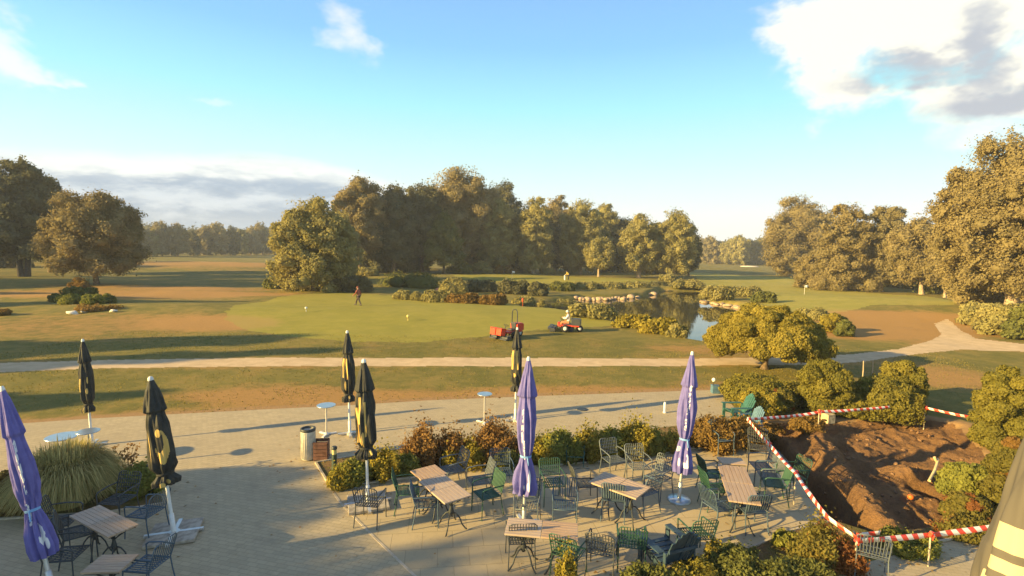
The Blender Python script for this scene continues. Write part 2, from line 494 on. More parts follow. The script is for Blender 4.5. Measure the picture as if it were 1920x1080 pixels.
class MB:
    def __init__(s): s.v = []; s.f = []; s.sm = []; s.ma = []; s.mi = 0
    def add(s, v, f, sm=False):
        b = len(s.v); s.v += [tuple(map(float, p)) for p in v]; s.f += [tuple(b + i for i in q) for q in f]
        s.sm += [sm] * len(f); s.ma += [s.mi] * len(f); return s
    def box(s, c, d, rz=0.0, rx=0.0, ry=0.0):
        m = Matrix.Rotation(rz, 3, 'Z') @ Matrix.Rotation(ry, 3, 'Y') @ Matrix.Rotation(rx, 3, 'X')
        v = [Vector(c) + m @ Vector((x * d[0] / 2, y * d[1] / 2, z * d[2] / 2)) for x in (-1, 1) for y in (-1, 1) for z in (-1, 1)]
        return s.add(v, [(0, 1, 3, 2), (4, 6, 7, 5), (0, 4, 5, 1), (2, 3, 7, 6), (0, 2, 6, 4), (1, 5, 7, 3)])
    def tube(s, pts, r, n=6, cap=True):
        pts = [Vector(p) for p in pts]; k = len(pts)
        rs = r if isinstance(r, (list, tuple)) else [r] * k
        v = []
        ref = None
        for i, p in enumerate(pts):
            d = (pts[min(i + 1, k - 1)] - pts[max(i - 1, 0)]).normalized()
            if ref is None: ref = Vector((0, 0, 1)) if abs(d.z) < .9 else Vector((1, 0, 0))
            a = d.cross(ref).normalized(); b = d.cross(a).normalized(); ref = -b if False else ref
            for j in range(n): v.append(p + (a * cos(2 * pi * j / n) + b * sin(2 * pi * j / n)) * rs[i])
        f = [(i * n + j, i * n + (j + 1) % n, (i + 1) * n + (j + 1) % n, (i + 1) * n + j) for i in range(k - 1) for j in range(n)]
        s.add(v, f, True)
        if cap: s.add(v[:n], [tuple(range(n - 1, -1, -1))]); s.add(v[-n:], [tuple(range(n))])
        return s
    def lathe(s, prof, n=20, c=(0, 0, 0), axis='z', cap=True):
        v = []
        for r, z in prof:
            for j in range(n):
                a = 2 * pi * j / n; p = (r * cos(a), r * sin(a), z)
                if axis == 'x': p = (p[2], p[0], p[1])
                if axis == 'y': p = (p[0], p[2], p[1])
                v.append((c[0] + p[0], c[1] + p[1], c[2] + p[2]))
        k = len(prof)
        s.add(v, [(i * n + j, i * n + (j + 1) % n, (i + 1) * n + (j + 1) % n, (i + 1) * n + j) for i in range(k - 1) for j in range(n)], True)
        if cap: s.add(v[:n], [tuple(range(n - 1, -1, -1))]); s.add(v[-n:], [tuple(range(n))])
        return s
    def build(s, name, mats, parent=None, bevel=0.0):
        me = bpy.data.meshes.new(name); me.from_pydata(s.v, [], s.f)
        me.polygons.foreach_set('use_smooth', s.sm)
        if not isinstance(mats, (list, tuple)): mats = [mats]
        for m in mats: me.materials.append(m)
        me.polygons.foreach_set('material_index', s.ma)
        me.update()
        o = link(name, me, parent)
        if bevel:
            b = o.modifiers.new('bevel', 'BEVEL'); b.width = bevel; b.segments = 2; b.limit_method = 'ANGLE'
        return o


def sheet(name, pts, z, mat, kind='structure', thick=0.0):
    """flat polygon from world points, triangulated"""
    import bmesh
    bm = bmesh.new(); vs = [bm.verts.new((float(x), float(y), z)) for x, y in pts]
    f = bm.faces.new(vs)
    if f.normal.z < 0: f.normal_flip()
    if thick:
        ex = bmesh.ops.extrude_face_region(bm, geom=[f]); 
        for e in ex['geom']:
            if isinstance(e, bmesh.types.BMVert): e.co.z -= thick
    bmesh.ops.triangulate(bm, faces=bm.faces[:])
    me = bpy.data.meshes.new(name); bm.to_mesh(me); bm.free(); me.materials.append(mat)
    o = link(name, me)
    if kind: o['kind'] = kind
    return o


# ------------------------------------------------------------------ ground
def build_ground():
    us = np.concatenate([[-9, -6, -4, -3, -2.2, -1.7, -1.35, -1.2], np.linspace(-1.1, 1.1, 940), [1.2, 1.35, 1.7, 2.2, 3, 4, 6, 9]])
    ys = np.concatenate([[-150, -80, -40, -20, -8, 0, 3, 5, 6.2], CH / np.linspace(CH / 7.2, CH / 420, 640), [520, 700, 1100, 1800, 3500]])
    U, Y = np.meshgrid(us, ys)
    X = U * (np.maximum(Y, 0) + 7 + np.maximum(-Y, 0) * .3)
    Z = H(X, Y)
    nr, nc = X.shape
    V = np.stack([X, Y, Z], -1).reshape(-1, 3)
    i = np.arange(nr - 1)[:, None] * nc + np.arange(nc - 1)[None]
    Fq = np.stack([i, i + 1, i + nc + 1, i + nc], -1).reshape(-1, 4)
    cx = V[Fq, 0].mean(1); cy = V[Fq, 1].mean(1)
    jit = 0.9 * np.clip(cy / 30, .25, 3)
    jx = cx + (fbm(cx, cy, 1.1, 61, 3) - .44) * jit * .7; jy = cy + (fbm(cx, cy, 1.1, 71, 3) - .44) * jit * .7
    zone = np.zeros(len(Fq), int)
    path = W([(-400, 686), (0, 681), (200, 675), (500, 671), (960, 671), (1300, 673), (1500, 670), (1600, 664), (1680, 655), (1740, 642), (1765, 630), (1752, 612),
              (1778, 607), (1800, 622), (1830, 638), (1920, 648), (2300, 675), (2300, 692), (1920, 660), (1800, 656), (1720, 664), (1640, 675), (1560, 683), (1300, 686),
              (960, 687), (600, 686), (200, 690), (0, 698), (-400, 712)])
    green = W([(420, 604), (440, 582), (520, 561), (600, 549), (700, 553), (850, 562), (1000, 576), (1080, 590), (1150, 605), (1172, 612), (1100, 616), (1000, 622),
               (900, 632), (800, 641), (650, 641), (520, 630), (450, 617)])
    bgreen = W([(830, 515), (1000, 516), (1210, 524), (1250, 531), (1100, 534), (960, 530), (870, 526)])
    fair = W([(1290, 512), (1480, 522), (1600, 545), (1750, 556), (1815, 570), (1790, 590), (1640, 583), (1560, 592), (1480, 590), (1400, 560), (1330, 540)])
    jp = 0.35
    zone[inside(cx + (jx - cx) * jp, cy + (jy - cy) * jp, path)] = 1
    zone[inside(jx, jy, green)] = 2
    zone[inside(jx, jy, bgreen)] = 3
    zone[inside(jx, jy, fair)] = 4
    zone[inside(jx, jy, PIT)] = 5
    x, y = V[:, 0], V[:, 1]
    dry = np.zeros(len(V)); soil = np.zeros(len(V))
    def blob(px, py, sx, sy, a, arr):
        c = P(px, py); arr += a * np.exp(-((x - c[0]) / sx) ** 2 - ((y - c[1]) / sy) ** 2)
    for px, py, sx, sy, a in [(100, 612, 8, 4, .6), (300, 600, 8, 3, .35), (410, 610, 3.5, 2.2, 1.9), (60, 556, 16, 3.5, 1.4), (300, 550, 15, 3.2, 1.7), (400, 500, 40, 25, .9), (330, 540, 16, 4, .9),
                              (1640, 602, 7, 5, 1.7), (1600, 625, 5, 3, 1.5), (1700, 610, 4, 5, 1.4), (1740, 700, 4, 4, .9), (1690, 570, 6, 1.5, .8), (1860, 620, 6, 4, 1.0),
                              (1250, 652, 4, 2, .5), (560, 730, 3.5, 1.0, .6), (430, 745, 4, .8, .6), (700, 745, 5, .8, .8), (1100, 735, 5, .9, .7), (200, 640, 8, 3, .35), (1380, 660, 4, 1.5, .5), (900, 700, 30, 1.2, .25)]:
        blob(px, py, sx, sy, a, dry)
    ted = polydist(x, y, TERR_TOP, False)
    near = (y < 30)
    soil += np.where(near, 0.95 * np.exp(-(ted / 0.55) ** 2), 0)
    dry += np.where(near, 0.55 * np.exp(-(ted / 1.5) ** 2), 0)
    pd = np.full(len(V), 9.0); sel = (y > 22) & (y < 60); pd[sel] = polydist(x[sel], y[sel], path)
    dry += .35 * np.exp(-(pd / .6) ** 2)
    pp = np.full(len(V), 9.0); sel = (y > 28) & (y < 110); pp[sel] = polydist(x[sel], y[sel], POND)
    soil += 0.45 * np.exp(-(pp / .8) ** 2)
    pq = np.full(len(V), 9.0); sel = (y < 28) & (x > 2); pq[sel] = polydist(x[sel], y[sel], PIT)
    soil += 1.0 * np.exp(-(pq / .7) ** 2)
    mats = {0: ('ground', M['grass']), 1: ('path', M['path']), 2: ('putting_green', M['green']), 3: ('far_green', M['green']), 4: ('fairway', M['fairway']), 5: ('excavated_ground', M['soil'])}
    for k, (nm, mt) in mats.items():
        fs = Fq[zone == k]
        used, inv = np.unique(fs, return_inverse=True)
        me = mesh_np(nm, V[used], inv.reshape(-1, 4), mt, {'dry': ('POINT', dry[used]), 'soil': ('POINT', soil[used])}, True)
        link(nm, me)['kind'] = 'structure'


TERR_TOP = W([(-500, 835), (0, 797), (170, 785), (490, 768), (640, 761), (800, 751), (1000, 743), (1200, 736), (1345, 731)])
build_ground()
dining_edge = [(600, 862), (640, 935), (700, 1000), (790, 1090), (860, 1180)]
sheet('terrace', TERR_TOP + W([(1362, 745), (1385, 775), (1400, 800), (1200, 830), (600, 862), (640, 935), (700, 1000), (790, 1090), (900, 1250), (-900, 1250), (-900, 900)]), 0.004, M['blocks'])
dining = [(600, 862), (1200, 830), (1400, 800), (1428, 815), (1480, 878), (1530, 940), (1560, 972), (1500, 1000), (1400, 1040), (1300, 1075), (1200, 1140), (1200, 1250), (900, 1250), (790, 1090), (700, 1000), (640, 935)]
sheet('dining_terrace', W(dining), 0.004, M['slabs'])
sheet('footpath', W([(1560, 1120), (1560, 1075), (1660, 1045), (1760, 1020), (1900, 990), (2100, 960), (2300, 1010), (2300, 1300), (1600, 1300)]), 0.004, M['blocks'])
# planting beds and kerbs
bedpolys = [
    [(592, 868), (680, 853), (770, 840), (950, 836), (1100, 822), (1240, 802), (1340, 790), (1400, 790), (1425, 812), (1400, 838), (1300, 842), (1150, 864), (1000, 876), (870, 884), (700, 905), (622, 918)],
    [(-500, 905), (-60, 900), (60, 872), (285, 880), (306, 945), (200, 962), (60, 970), (-500, 1010)],
    [(1000, 1140), (1100, 1095), (1230, 1080), (1300, 1050), (1400, 1030), (1480, 995), (1560, 976), (1640, 1000), (1800, 985), (1990, 945), (2100, 950), (1900, 986), (1760, 1015), (1655, 1040), (1555, 1072), (1555, 1180), (1150, 1250)],
]
for bp in bedpolys: sheet('planting_bed', W(bp), 0.012, M['bed'])
def kerb(name, pts, w=.05, h=.035):
    mb = MB(); w_ = W(pts)
    for a, b in zip(w_, w_[1:]):
        L = math.hypot(b[0] - a[0], b[1] - a[1]); mb.box(((a[0] + b[0]) / 2, (a[1] + b[1]) / 2, h / 2 + .004), (L - .006, w, h), atan2(b[1] - a[1], b[0] - a[0]))
    o = mb.build(name, M['kerb']); o['kind'] = 'structure'
kerb('kerb', [(592, 868), (680, 853), (770, 840)])
kerb('kerb', [(592, 868), (622, 918)])
kerb('kerb', [(622, 918), (700, 905), (870, 884), (1000, 876), (1150, 864), (1300, 842), (1400, 838)])
kerb('kerb', [(624, 922), (640, 945), (700, 1006), (790, 1092), (860, 1180)], .05, .006)
kerb('kerb', [(1300, 1052), (1400, 1032), (1480, 997), (1560, 977)])
kerb('kerb', [(1655, 1042), (1760, 1017), (1900, 988)])
kerb('kerb', [(306, 945), (200, 962), (60, 970), (-300, 1000)])
gx, gy = np.meshgrid(np.arange(-6, 60, 1.0), np.arange(24, 100, 1.0))
gd = polydist(gx, gy, POND); gd = np.where(inside(gx, gy, POND), 0, gd)
qx, qy = gx[gd < 2.6], gy[gd < 2.6]
wv = np.stack([np.stack([qx + a, qy + b, qx * 0 + WZ], -1) for a, b in ((-.5, -.5), (.5, -.5), (.5, .5), (-.5, .5))], 1).reshape(-1, 3)
wu, wi = np.unique(wv.round(2), axis=0, return_inverse=True)
link('pond_water', mesh_np('pond_water', wu, wi.reshape(-1, 4), M['water']))['kind'] = 'structure'

# ------------------------------------------------------------------ vegetation
def ico(sub=1):
    import bmesh
    bm = bmesh.new(); bmesh.ops.create_icosphere(bm, subdivisions=sub, radius=1)
    v = np.array([tuple(a.co) for a in bm.verts]); f = np.array([[b.index for b in a.verts] for a in bm.faces]); bm.free(); return v, f


ICO = ico(2)


def rdir(n, g):
    d = g.normal(size=(n, 3)); return d / np.linalg.norm(d, axis=1, keepdims=True)


def leaf_mesh(name, lobes, n, size, mat, seed=0, core=.70, flat=0.0, aspect=.62, up=.15, fuzz=.45, zmin=None, spike=0.0):
    """crown of many leaf-sized faces spread through and over overlapping lobes; lobes: rows cx cy cz rx ry rz"""
    g = np.random.default_rng(seed); L = np.asarray(lobes, float)
    area = (L[:, 3] * L[:, 5] + L[:, 4] * L[:, 5] + L[:, 3] * L[:, 4]); lt = g.random(len(L))
    k = g.choice(len(L), int(n * 1.7), p=area / area.sum())
    d = rdir(len(k), g); d[:, 2] += up; d /= np.linalg.norm(d, axis=1, keepdims=True)
    ph = g.random((len(L), 3)) * 6.28
    lump = 1 + .13 * np.sin(d[:, 0] * 5 + ph[k, 0]) * np.sin(d[:, 1] * 5 + ph[k, 1]) + .10 * np.sin(d[:, 2] * 7 + ph[k, 2])
    rad = (1 - fuzz * g.random(len(k)) ** 1.6 + .10 * g.random(len(k)) ** 4) * lump
    p = L[k, :3] + d * L[k, 3:6] * rad[:, None]
    if fuzz > .3:      # ragged, twiggy outline instead of clean lobes
        q = L[k, 3:4]; fr = 1.9 / np.maximum(L[:, 3].mean(), .05)
        p = p + q * .30 * np.stack([np.sin(p[:, 1] * fr + ph[0, 0] + 2 * np.sin(p[:, 2] * fr * .7)), np.sin(p[:, 2] * fr + ph[0, 1] + 2 * np.sin(p[:, 0] * fr * .8)), .8 * np.sin(p[:, 0] * fr * 1.1 + 2 * np.sin(p[:, 1] * fr * .9))], 1)
        far_ = g.random(len(p)) < .16; p[far_] += d[far_] * q[far_] * (.45 * g.random((far_.sum(), 1)))
    keep = np.ones(len(k), bool)
    for i in range(len(L)):
        q = (p - L[i, :3]) / (L[i, 3:6] * .74); keep &= ((q * q).sum(1) > 1) | (k == i)
    if spike:
        sel = g.random(len(p)) < .30; p[sel, 2] += g.exponential(spike, sel.sum()); p[sel, :2] *= 1 + .08 * g.random((sel.sum(), 1))
    if zmin is not None: keep &= p[:, 2] > zmin
    p, d, k = p[keep][:n], d[keep][:n], k[keep][:n]; m = len(p)
    nr = d * .95 + rdir(m, g) * .75; nr[:, 2] += flat; nr /= np.linalg.norm(nr, axis=1, keepdims=True)
    t = np.cross(nr, rdir(m, g)); t /= np.linalg.norm(t, axis=1, keepdims=True) + 1e-9; b = np.cross(nr, t)
    s = size * (.55 + .9 * g.random(m))[:, None]
    v = np.stack([p + t * s, p + b * s * aspect + nr * s * .15, p - t * s, p - b * s * aspect - nr * s * .15], 1).reshape(-1, 3)
    f = np.arange(m * 4).reshape(-1, 4)
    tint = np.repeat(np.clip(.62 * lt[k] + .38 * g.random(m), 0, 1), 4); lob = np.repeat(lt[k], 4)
    if core:
        iv, jf = ICO; vv = []; ff = []
        for i, l in enumerate(L):
            w = 1 + .12 * np.sin(iv * 5 + ph[i]).sum(1) / 2
            vv.append(l[:3] + iv * l[3:6] * core * w[:, None]); ff.append(jf + i * len(iv))
        vv = np.concatenate(vv); ff = np.concatenate(ff) + len(v)
        if zmin is not None: vv[:, 2] = np.maximum(vv[:, 2], zmin)
        ff = np.concatenate([ff, ff[:, 2:3]], 1)
        # triangles stored as degenerate quads are avoided: split into a second face block
        me = bpy.data.meshes.new(name)
        V = np.concatenate([v, vv]).astype(np.float32); tri = ff[:, :3]
        me.vertices.add(len(V)); me.vertices.foreach_set('co', V.ravel())
        li = np.concatenate([f.ravel(), tri.ravel()]).astype(np.int32)
        me.loops.add(len(li)); me.loops.foreach_set('vertex_index', li)
        st = np.concatenate([np.arange(len(f)) * 4, len(f) * 4 + np.arange(len(tri)) * 3]).astype(np.int32)
        tot = np.concatenate([np.full(len(f), 4), np.full(len(tri), 3)]).astype(np.int32)
        me.polygons.add(len(st)); me.polygons.foreach_set('loop_start', st); me.polygons.foreach_set('loop_total', tot)
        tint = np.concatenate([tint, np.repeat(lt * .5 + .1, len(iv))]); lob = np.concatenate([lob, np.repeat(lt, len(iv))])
        for nm, arr in (('tint', tint), ('lobe', lob)):
            a = me.attributes.new(nm, 'FLOAT', 'POINT'); a.data.foreach_set('value', arr.astype(np.float32))
        me.update(calc_edges=True); me.validate(); me.materials.append(mat); return me
    return mesh_np(name, v, f, mat, {'tint': ('POINT', tint), 'lobe': ('POINT', lob)})


PROF = {
    'round': [(0, .55), (.2, .9), (.45, 1), (.7, .92), (.9, .66), (1, .40)],
    'broad': [(0, .7), (.12, .95), (.35, 1), (.6, .96), (.82, .78), (1, .45)],
    'oval': [(0, .65), (.2, .92), (.4, 1), (.65, .92), (.85, .70), (1, .38)],
    'column': [(0, .8), (.2, .98), (.5, 1), (.75, .92), (.92, .66), (1, .38)],
    'cone': [(0, .8), (.15, 1), (.4, .88), (.65, .62), (.85, .36), (1, .08)],
    'bush': [(0, .85), (.25, 1), (.55, .9), (.8, .65), (1, .2)],
    'umbrella': [(0, .95), (.12, 1), (.38, .92), (.62, .74), (.82, .5), (1, .2)],
}


def crown_lobes(Wd, z0, z1, prof, n, seed, lr=.19, sq=.8, dep=None, lean=(0, 0)):
    g = np.random.default_rng(seed); Hc = z1 - z0; pr = np.array(PROF[prof]); out = []
    rx = Wd / 2; ry = (dep or Wd) / 2
    for i in range(n):
        t = (i + .5) / n if i < n * .75 else g.random()
        t = t ** .9
        a = i * 2.39996 + g.random() * .8; r = np.interp(t, pr[:, 0], pr[:, 1])
        q = lr * (.75 + .6 * g.random()) * (1 - .25 * t)
        s = q * Wd
        rr = max(0, r - q * 1.25) * (.80 + .3 * g.random())
        z = z0 + Hc * t; z = min(max(z, z0 + s * sq * .6), z1 - s * sq * .85)
        out.append((rr * rx * cos(a) + lean[0] * t, rr * ry * sin(a) + lean[1] * t, z, s, s * ry / rx, s * sq * (.85 + .3 * g.random())))
    for t in (.2, .42, .64, .82):
        r = np.interp(t, pr[:, 0], pr[:, 1]) * .62
        out.append((lean[0] * t, lean[1] * t, z0 + Hc * t, r * rx, r * ry, Hc * .17))
    return out


def trunk_mb(mb, h, r, lobes, seed, nl=7, stems=1, spread=.0, lean=(0, 0)):
    g = random.Random(seed)
    for s in range(stems):
        a = 2 * pi * s / max(1, stems) + .4; ox, oy = (spread * cos(a), spread * sin(a)) if stems > 1 else (0, 0)
        pts = []
        for i in range(7):
            t = i / 6
            pts.append((ox * (.4 + t) + lean[0] * t + g.uniform(-.1, .1) * r * 2, oy * (.4 + t) + lean[1] * t + g.uniform(-.1, .1) * r * 2, h * t - .1))
        mb.tube(pts, [r * (1.35 if i == 0 else 1.05) * (1 - .62 * i / 6) for i in range(7)], 9)
    L = sorted(lobes, key=lambda q: -(q[3])) if lobes else []
    for i in range(min(nl, len(L))):
        l = L[(i * 3) % len(L)]; z0 = min(h * g.uniform(.45, .8), l[2] - .2)
        mid = (l[0] * .5 + lean[0] * .5, l[1] * .5 + lean[1] * .5, z0 + (l[2] - z0) * .45)
        mb.tube([(lean[0] * z0 / h, lean[1] * z0 / h, z0), mid, (l[0], l[1], l[2])], [r * .45, r * .28, r * .1], 6)


def tree(label, base, top, wpx, low, mat, prof='round', n=22, leaves=16000, leaf=.22, lr=.19, seed=1, name='deciduous_tree', cat='tree', group=None, bark='bark', tr=None,
         stems=1, spread=.3, dep=None, fuzz=.3, lean=(0, 0), core=.70, top_dx=0, flat=0.0, back=0.0):
    """base pixel (x, y), top pixel y, width in pixels, low = pixel y of the crown's underside; back = metres farther away along the ray"""
    b = PG(*base)
    if back:
        d = b[:2] / np.linalg.norm(b[:2]); b2 = b[:2] + d * back; b = np.array([b2[0], b2[1], float(H(b2[0], b2[1]))])
    h = toward(b, base[0], top)[2] - b[2]; zl = toward(b, base[0], low)[2] - b[2]
    w = np.linalg.norm(toward(b, base[0] + wpx, base[1]) - toward(b, *base))
    zl = max(zl, .0); leaves = int(leaves * 2.0); leaf *= .74; n = int(n * 1.7); lr *= .80; fuzz = fuzz + .22; core = core - .06
    o = thing(name, label, cat, b, 0, group)
    lob = crown_lobes(w, zl, h, prof, n, seed, lr, .8, dep and dep * w, lean)
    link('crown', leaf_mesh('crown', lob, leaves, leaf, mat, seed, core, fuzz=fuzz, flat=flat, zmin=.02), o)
    if tr != 0:
        mb = MB(); trunk_mb(mb, max(zl + (h - zl) * .45, .5), tr or h * .022, lob, seed, 7, stems, spread, lean); mb.build('trunk', M[bark], o)
    return o


def bush(label, base, top, wpx, mat, leaves=5000, leaf=.07, seed=1, n=12, lr=.24, prof='bush', name='shrub', cat='shrub', group=None, dep=None, fuzz=.3, core=.72, raise_=0.0, aspect=.62, up=.15, z0=0.0, spike=0.0):
    b = PG(*base); h = toward(b, base[0], top)[2] - b[2]
    # base pixel is the front foot of the bush: its centre stands half its depth farther back
    w = np.linalg.norm(toward(b, base[0] + wpx, base[1]) - toward(b, *base)); dd = (dep or .8) * w / 2
    u = b[:2] / np.linalg.norm(b[:2]); c = b[:2] + u * dd * .75; b = np.array([c[0], c[1], float(H(*c))])
    h = max(toward(b, base[0], top)[2] - b[2], .25); w = np.linalg.norm(toward(b, base[0] + wpx, base[1]) - toward(b, *base))
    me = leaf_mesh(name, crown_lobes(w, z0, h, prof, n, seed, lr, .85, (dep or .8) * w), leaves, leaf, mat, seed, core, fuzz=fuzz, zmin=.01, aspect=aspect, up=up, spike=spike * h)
    if spike > .1:
        o = thing(name, label, cat, b, 0, group); link('foliage', me, o); g_ = random.Random(seed); mb = MB()
        for _ in range(9):
            a = g_.random() * 6.28; q_ = g_.uniform(.3, 1); mb.tube([(0, 0, 0), (cos(a) * w * .16 * q_, sin(a) * w * .14 * q_, h * .5), (cos(a) * w * .42 * q_, sin(a) * w * .34 * q_, h * g_.uniform(.85, 1.15))], [.010, .007, .003], 4)
        mb.build('stem', M['bark'], o); return o
    o = link(name, me); o.location = b.tolist(); return tag(o, label, cat, group)


def far_copy(src, label, base, top, wpx, group, seed, back=0):
    b = PG(*base)
    if back:
        d = b[:2] / np.linalg.norm(b[:2]); b2 = b[:2] + d * back; b = np.array([b2[0], b2[1], float(H(b2[0], b2[1]))])
    h = toward(b, base[0], top)[2] - b[2]; w = np.linalg.norm(toward(b, base[0] + wpx, base[1]) - toward(b, *base))
    r = src.copy(); sc.collection.objects.link(r); r.location = b.tolist(); r.rotation_euler = (0, 0, seed * 1.7)
    r.scale = (w / 10, w / 10, h / 12); r['label'] = label; r['group'] = group
    for c in src.children:
        k = c.copy(); sc.collection.objects.link(k); k.parent = r
    return r


# --- far tree rows (copies of three sources built 10 m wide and 12 m high)
def far_source(mat, prof, seed):
    o = thing('deciduous_tree', 'far tree', 'tree')
    lob = crown_lobes(10, .6, 12, prof, 26, seed, .17)
    link('crown', leaf_mesh('crown', lob, 5200, .36, mat, seed, .72), o)
    mb = MB(); trunk_mb(mb, 6, .28, lob, seed, 4); mb.build('trunk', M['bark'], o); return o


FS = [far_source(LM['pale'], 'oval', 3), far_source(LM['olive'], 'round', 5), far_source(LM['pale'], 'broad', 8), far_source(LM['dark'], 'round', 11)]
used_src = set()


def put_far(i, label, base, top, w, group, seed, back=0):
    if i not in used_src:
        used_src.add(i); k = FS[i]
        q = far_copy(k, label, base, top, w, group, seed, back)
        return q
    return far_copy(FS[i], label, base, top, w, group, seed, back)


random.seed(4)
GL = 'trees in the far row beyond the left fairway'
LL = ['rounded olive tree in the far row closing the left fairway', 'pale sunlit tree in the far row closing the left fairway']
x = 236
k = 0
for (x, t, w, i, by) in [(232, 432, 34, 1, 481), (262, 421, 34, 0, 481), (288, 430, 30, 1, 480), (304, 416, 34, 2, 480), (334, 418, 40, 0, 480), (362, 432, 28, 3, 480), (382, 424, 32, 2, 479), (405, 417, 44, 0, 479),
                         (436, 424, 30, 3, 479), (452, 430, 28, 1, 478), (470, 424, 32, 0, 478), (492, 419, 34, 2, 478), (515, 425, 34, 0, 478), (540, 428, 36, 1, 478)]:
    k += 1
    put_far(i, ('pale sunlit', 'rounded olive', 'broad pale', 'dark shaded')[i] + ' tree in the far row of the left fairway, number %s from the left' % ('one two three four five six seven eight nine ten eleven twelve thirteen fourteen'.split()[k - 1]), (x, by), t, w, GL, k)
GR = 'trees in the far row beyond the right fairway'
for (x, t, w, i, by) in [(1312, 446, 24, 0, 492), (1330, 444, 30, 2, 495), (1349, 452, 26, 0, 495), (1364, 448, 28, 1, 496), (1386, 441, 34, 1, 497), (1404, 448, 26, 3, 497), (1420, 449, 30, 3, 497), (1440, 446, 34, 3, 497), (1462, 452, 34, 3, 497), (1490, 450, 34, 3, 497), (1520, 450, 34, 3, 498)]:
    k += 1
    put_far(i, ('pale sunlit', 'rounded olive', 'broad pale', 'dark bluish')[i] + ' tree in the far row of the right fairway, number %s from the left' % ('one two three four five six seven eight nine ten eleven'.split()[k - 15]), (x, by), t, w, GR, k)
for s_ in FS:
    for c in list(s_.children): bpy.data.objects.remove(c)
    bpy.data.objects.remove(s_)
# far woodland behind the rows: one mass
fw = []
g = np.random.default_rng(5)
for i in range(260):
    px = -500 + i * 11.5; b = P(px, 477 + .02 * (px - 960))
    d = b[:2] / np.linalg.norm(b[:2]); q = d * (b[1] / d[1] * (330 + g.random() * 50) / b[1] if False else (340 + 60 * g.random()) / max(d[1], .4))
    hh = 11.5 + 5 * vn(np.array([i * .22]), np.array([0.]), 1, 3)[0] + g.random() * 1.5; r = 6 + g.random() * 3
    fw.append((q[0], q[1], hh - 4.0, r, r, 5.0)); fw.append((q[0], q[1], hh * .35, r, r, hh * .4))
tag(link('far_woodland', leaf_mesh('far_woodland', fw, 60000, .8, LM['dark'], 5, .9, zmin=0)), 'dark far woodland along the whole horizon behind the tree rows', 'woodland', None, 'stuff')

# --- left group
tree('tallest dark tree at the far left edge, two trunks below its crown', (46, 522), 300, 100, 480, LM['dark'], 'column', 34, 26000, .26, .17, 21, stems=2, spread=.8, back=4, core=.6, bark='barkdark')
tree('dark green tree cut by the left edge of the photo', (-30, 520), 320, 110, 470, LM['dark'], 'oval', 26, 16000, .26, .17, 23, back=2)
tree('dark blue green tree right behind the tall left tree', (96, 519), 331, 82, 470, LM['dark'], 'oval', 26, 17000, .26, .18, 22, back=10)
tree('lone broad brown leaved tree with short trunk near the left bushes', (180, 533), 366, 150, 508, LM['brown'], 'broad', 40, 34000, .17, .15, 24, tr=.30, flat=.1)
tree('low dark tree filling the gap under the tall left trees', (10, 515), 425, 90, 512, LM['dark'], 'bush', 16, 9000, .3, .2, 27, back=26)
tree('low dark tree behind the lone broad brown tree', (120, 510), 430, 90, 508, LM['deep'], 'bush', 16, 8000, .3, .2, 28, back=40)
# --- middle wood
tree('bushy yellow olive tree with foliage to the ground, left end of middle wood', (588, 545), 378, 142, 544, LM['olive'], 'broad', 46, 36000, .19, .14, 31, stems=4, spread=.6, fuzz=.42, name='bushy_tree', dep=.9)
tree('smaller bushy olive tree leaning out at right of the big bushy one', (636, 528), 398, 74, 525, LM['olive'], 'oval', 22, 12000, .2, .18, 32, back=2)
tree('tall brown crowned tree with dark trunk right behind the bushy tree', (674, 513), 336, 98, 470, LM['brown'], 'oval', 34, 22000, .26, .16, 33)
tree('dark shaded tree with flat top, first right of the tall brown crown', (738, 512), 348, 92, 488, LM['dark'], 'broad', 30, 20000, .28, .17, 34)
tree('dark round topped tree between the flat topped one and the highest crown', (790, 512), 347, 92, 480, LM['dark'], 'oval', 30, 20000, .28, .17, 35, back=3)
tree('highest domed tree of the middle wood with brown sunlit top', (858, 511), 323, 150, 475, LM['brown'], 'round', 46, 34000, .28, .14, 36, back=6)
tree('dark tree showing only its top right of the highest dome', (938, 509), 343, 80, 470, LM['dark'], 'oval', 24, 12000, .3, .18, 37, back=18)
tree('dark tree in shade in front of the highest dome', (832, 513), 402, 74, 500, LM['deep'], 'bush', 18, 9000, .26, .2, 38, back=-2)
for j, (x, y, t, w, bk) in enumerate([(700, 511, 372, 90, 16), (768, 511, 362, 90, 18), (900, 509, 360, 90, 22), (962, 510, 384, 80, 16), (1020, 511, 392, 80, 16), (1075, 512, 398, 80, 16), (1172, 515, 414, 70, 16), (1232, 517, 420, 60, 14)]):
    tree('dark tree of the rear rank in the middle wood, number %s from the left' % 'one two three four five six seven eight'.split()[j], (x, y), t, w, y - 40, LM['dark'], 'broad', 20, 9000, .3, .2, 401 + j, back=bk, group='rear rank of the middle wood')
MW = dict(bark='barkpale', name='alder_tree')
tree('layered sunlit tree, first of the pale crowns right of the dome', (934, 511), 374, 76, 500, LM['olive'], 'oval', 34, 18000, .24, .17, 41, **MW)
tree('narrow layered tree touching the first pale crown on its right', (1000, 513), 371, 66, 504, LM['olive'], 'column', 32, 17000, .24, .18, 42, **MW)
tree('darker tree standing back between the layered tree and widest pale crown', (1040, 510), 368, 60, 490, LM['brown'], 'column', 26, 13000, .26, .2, 43, back=7, **MW)
tree('wide pale crown with ragged top near the golfer', (1088, 515), 374, 84, 505, LM['olive'], 'oval', 38, 20000, .24, .16, 44, **MW)
tree('rear tree with thin sky gaps beside the wide pale crown', (1128, 512), 382, 62, 480, LM['olive'], 'oval', 24, 12000, .25, .19, 45, back=6, **MW)
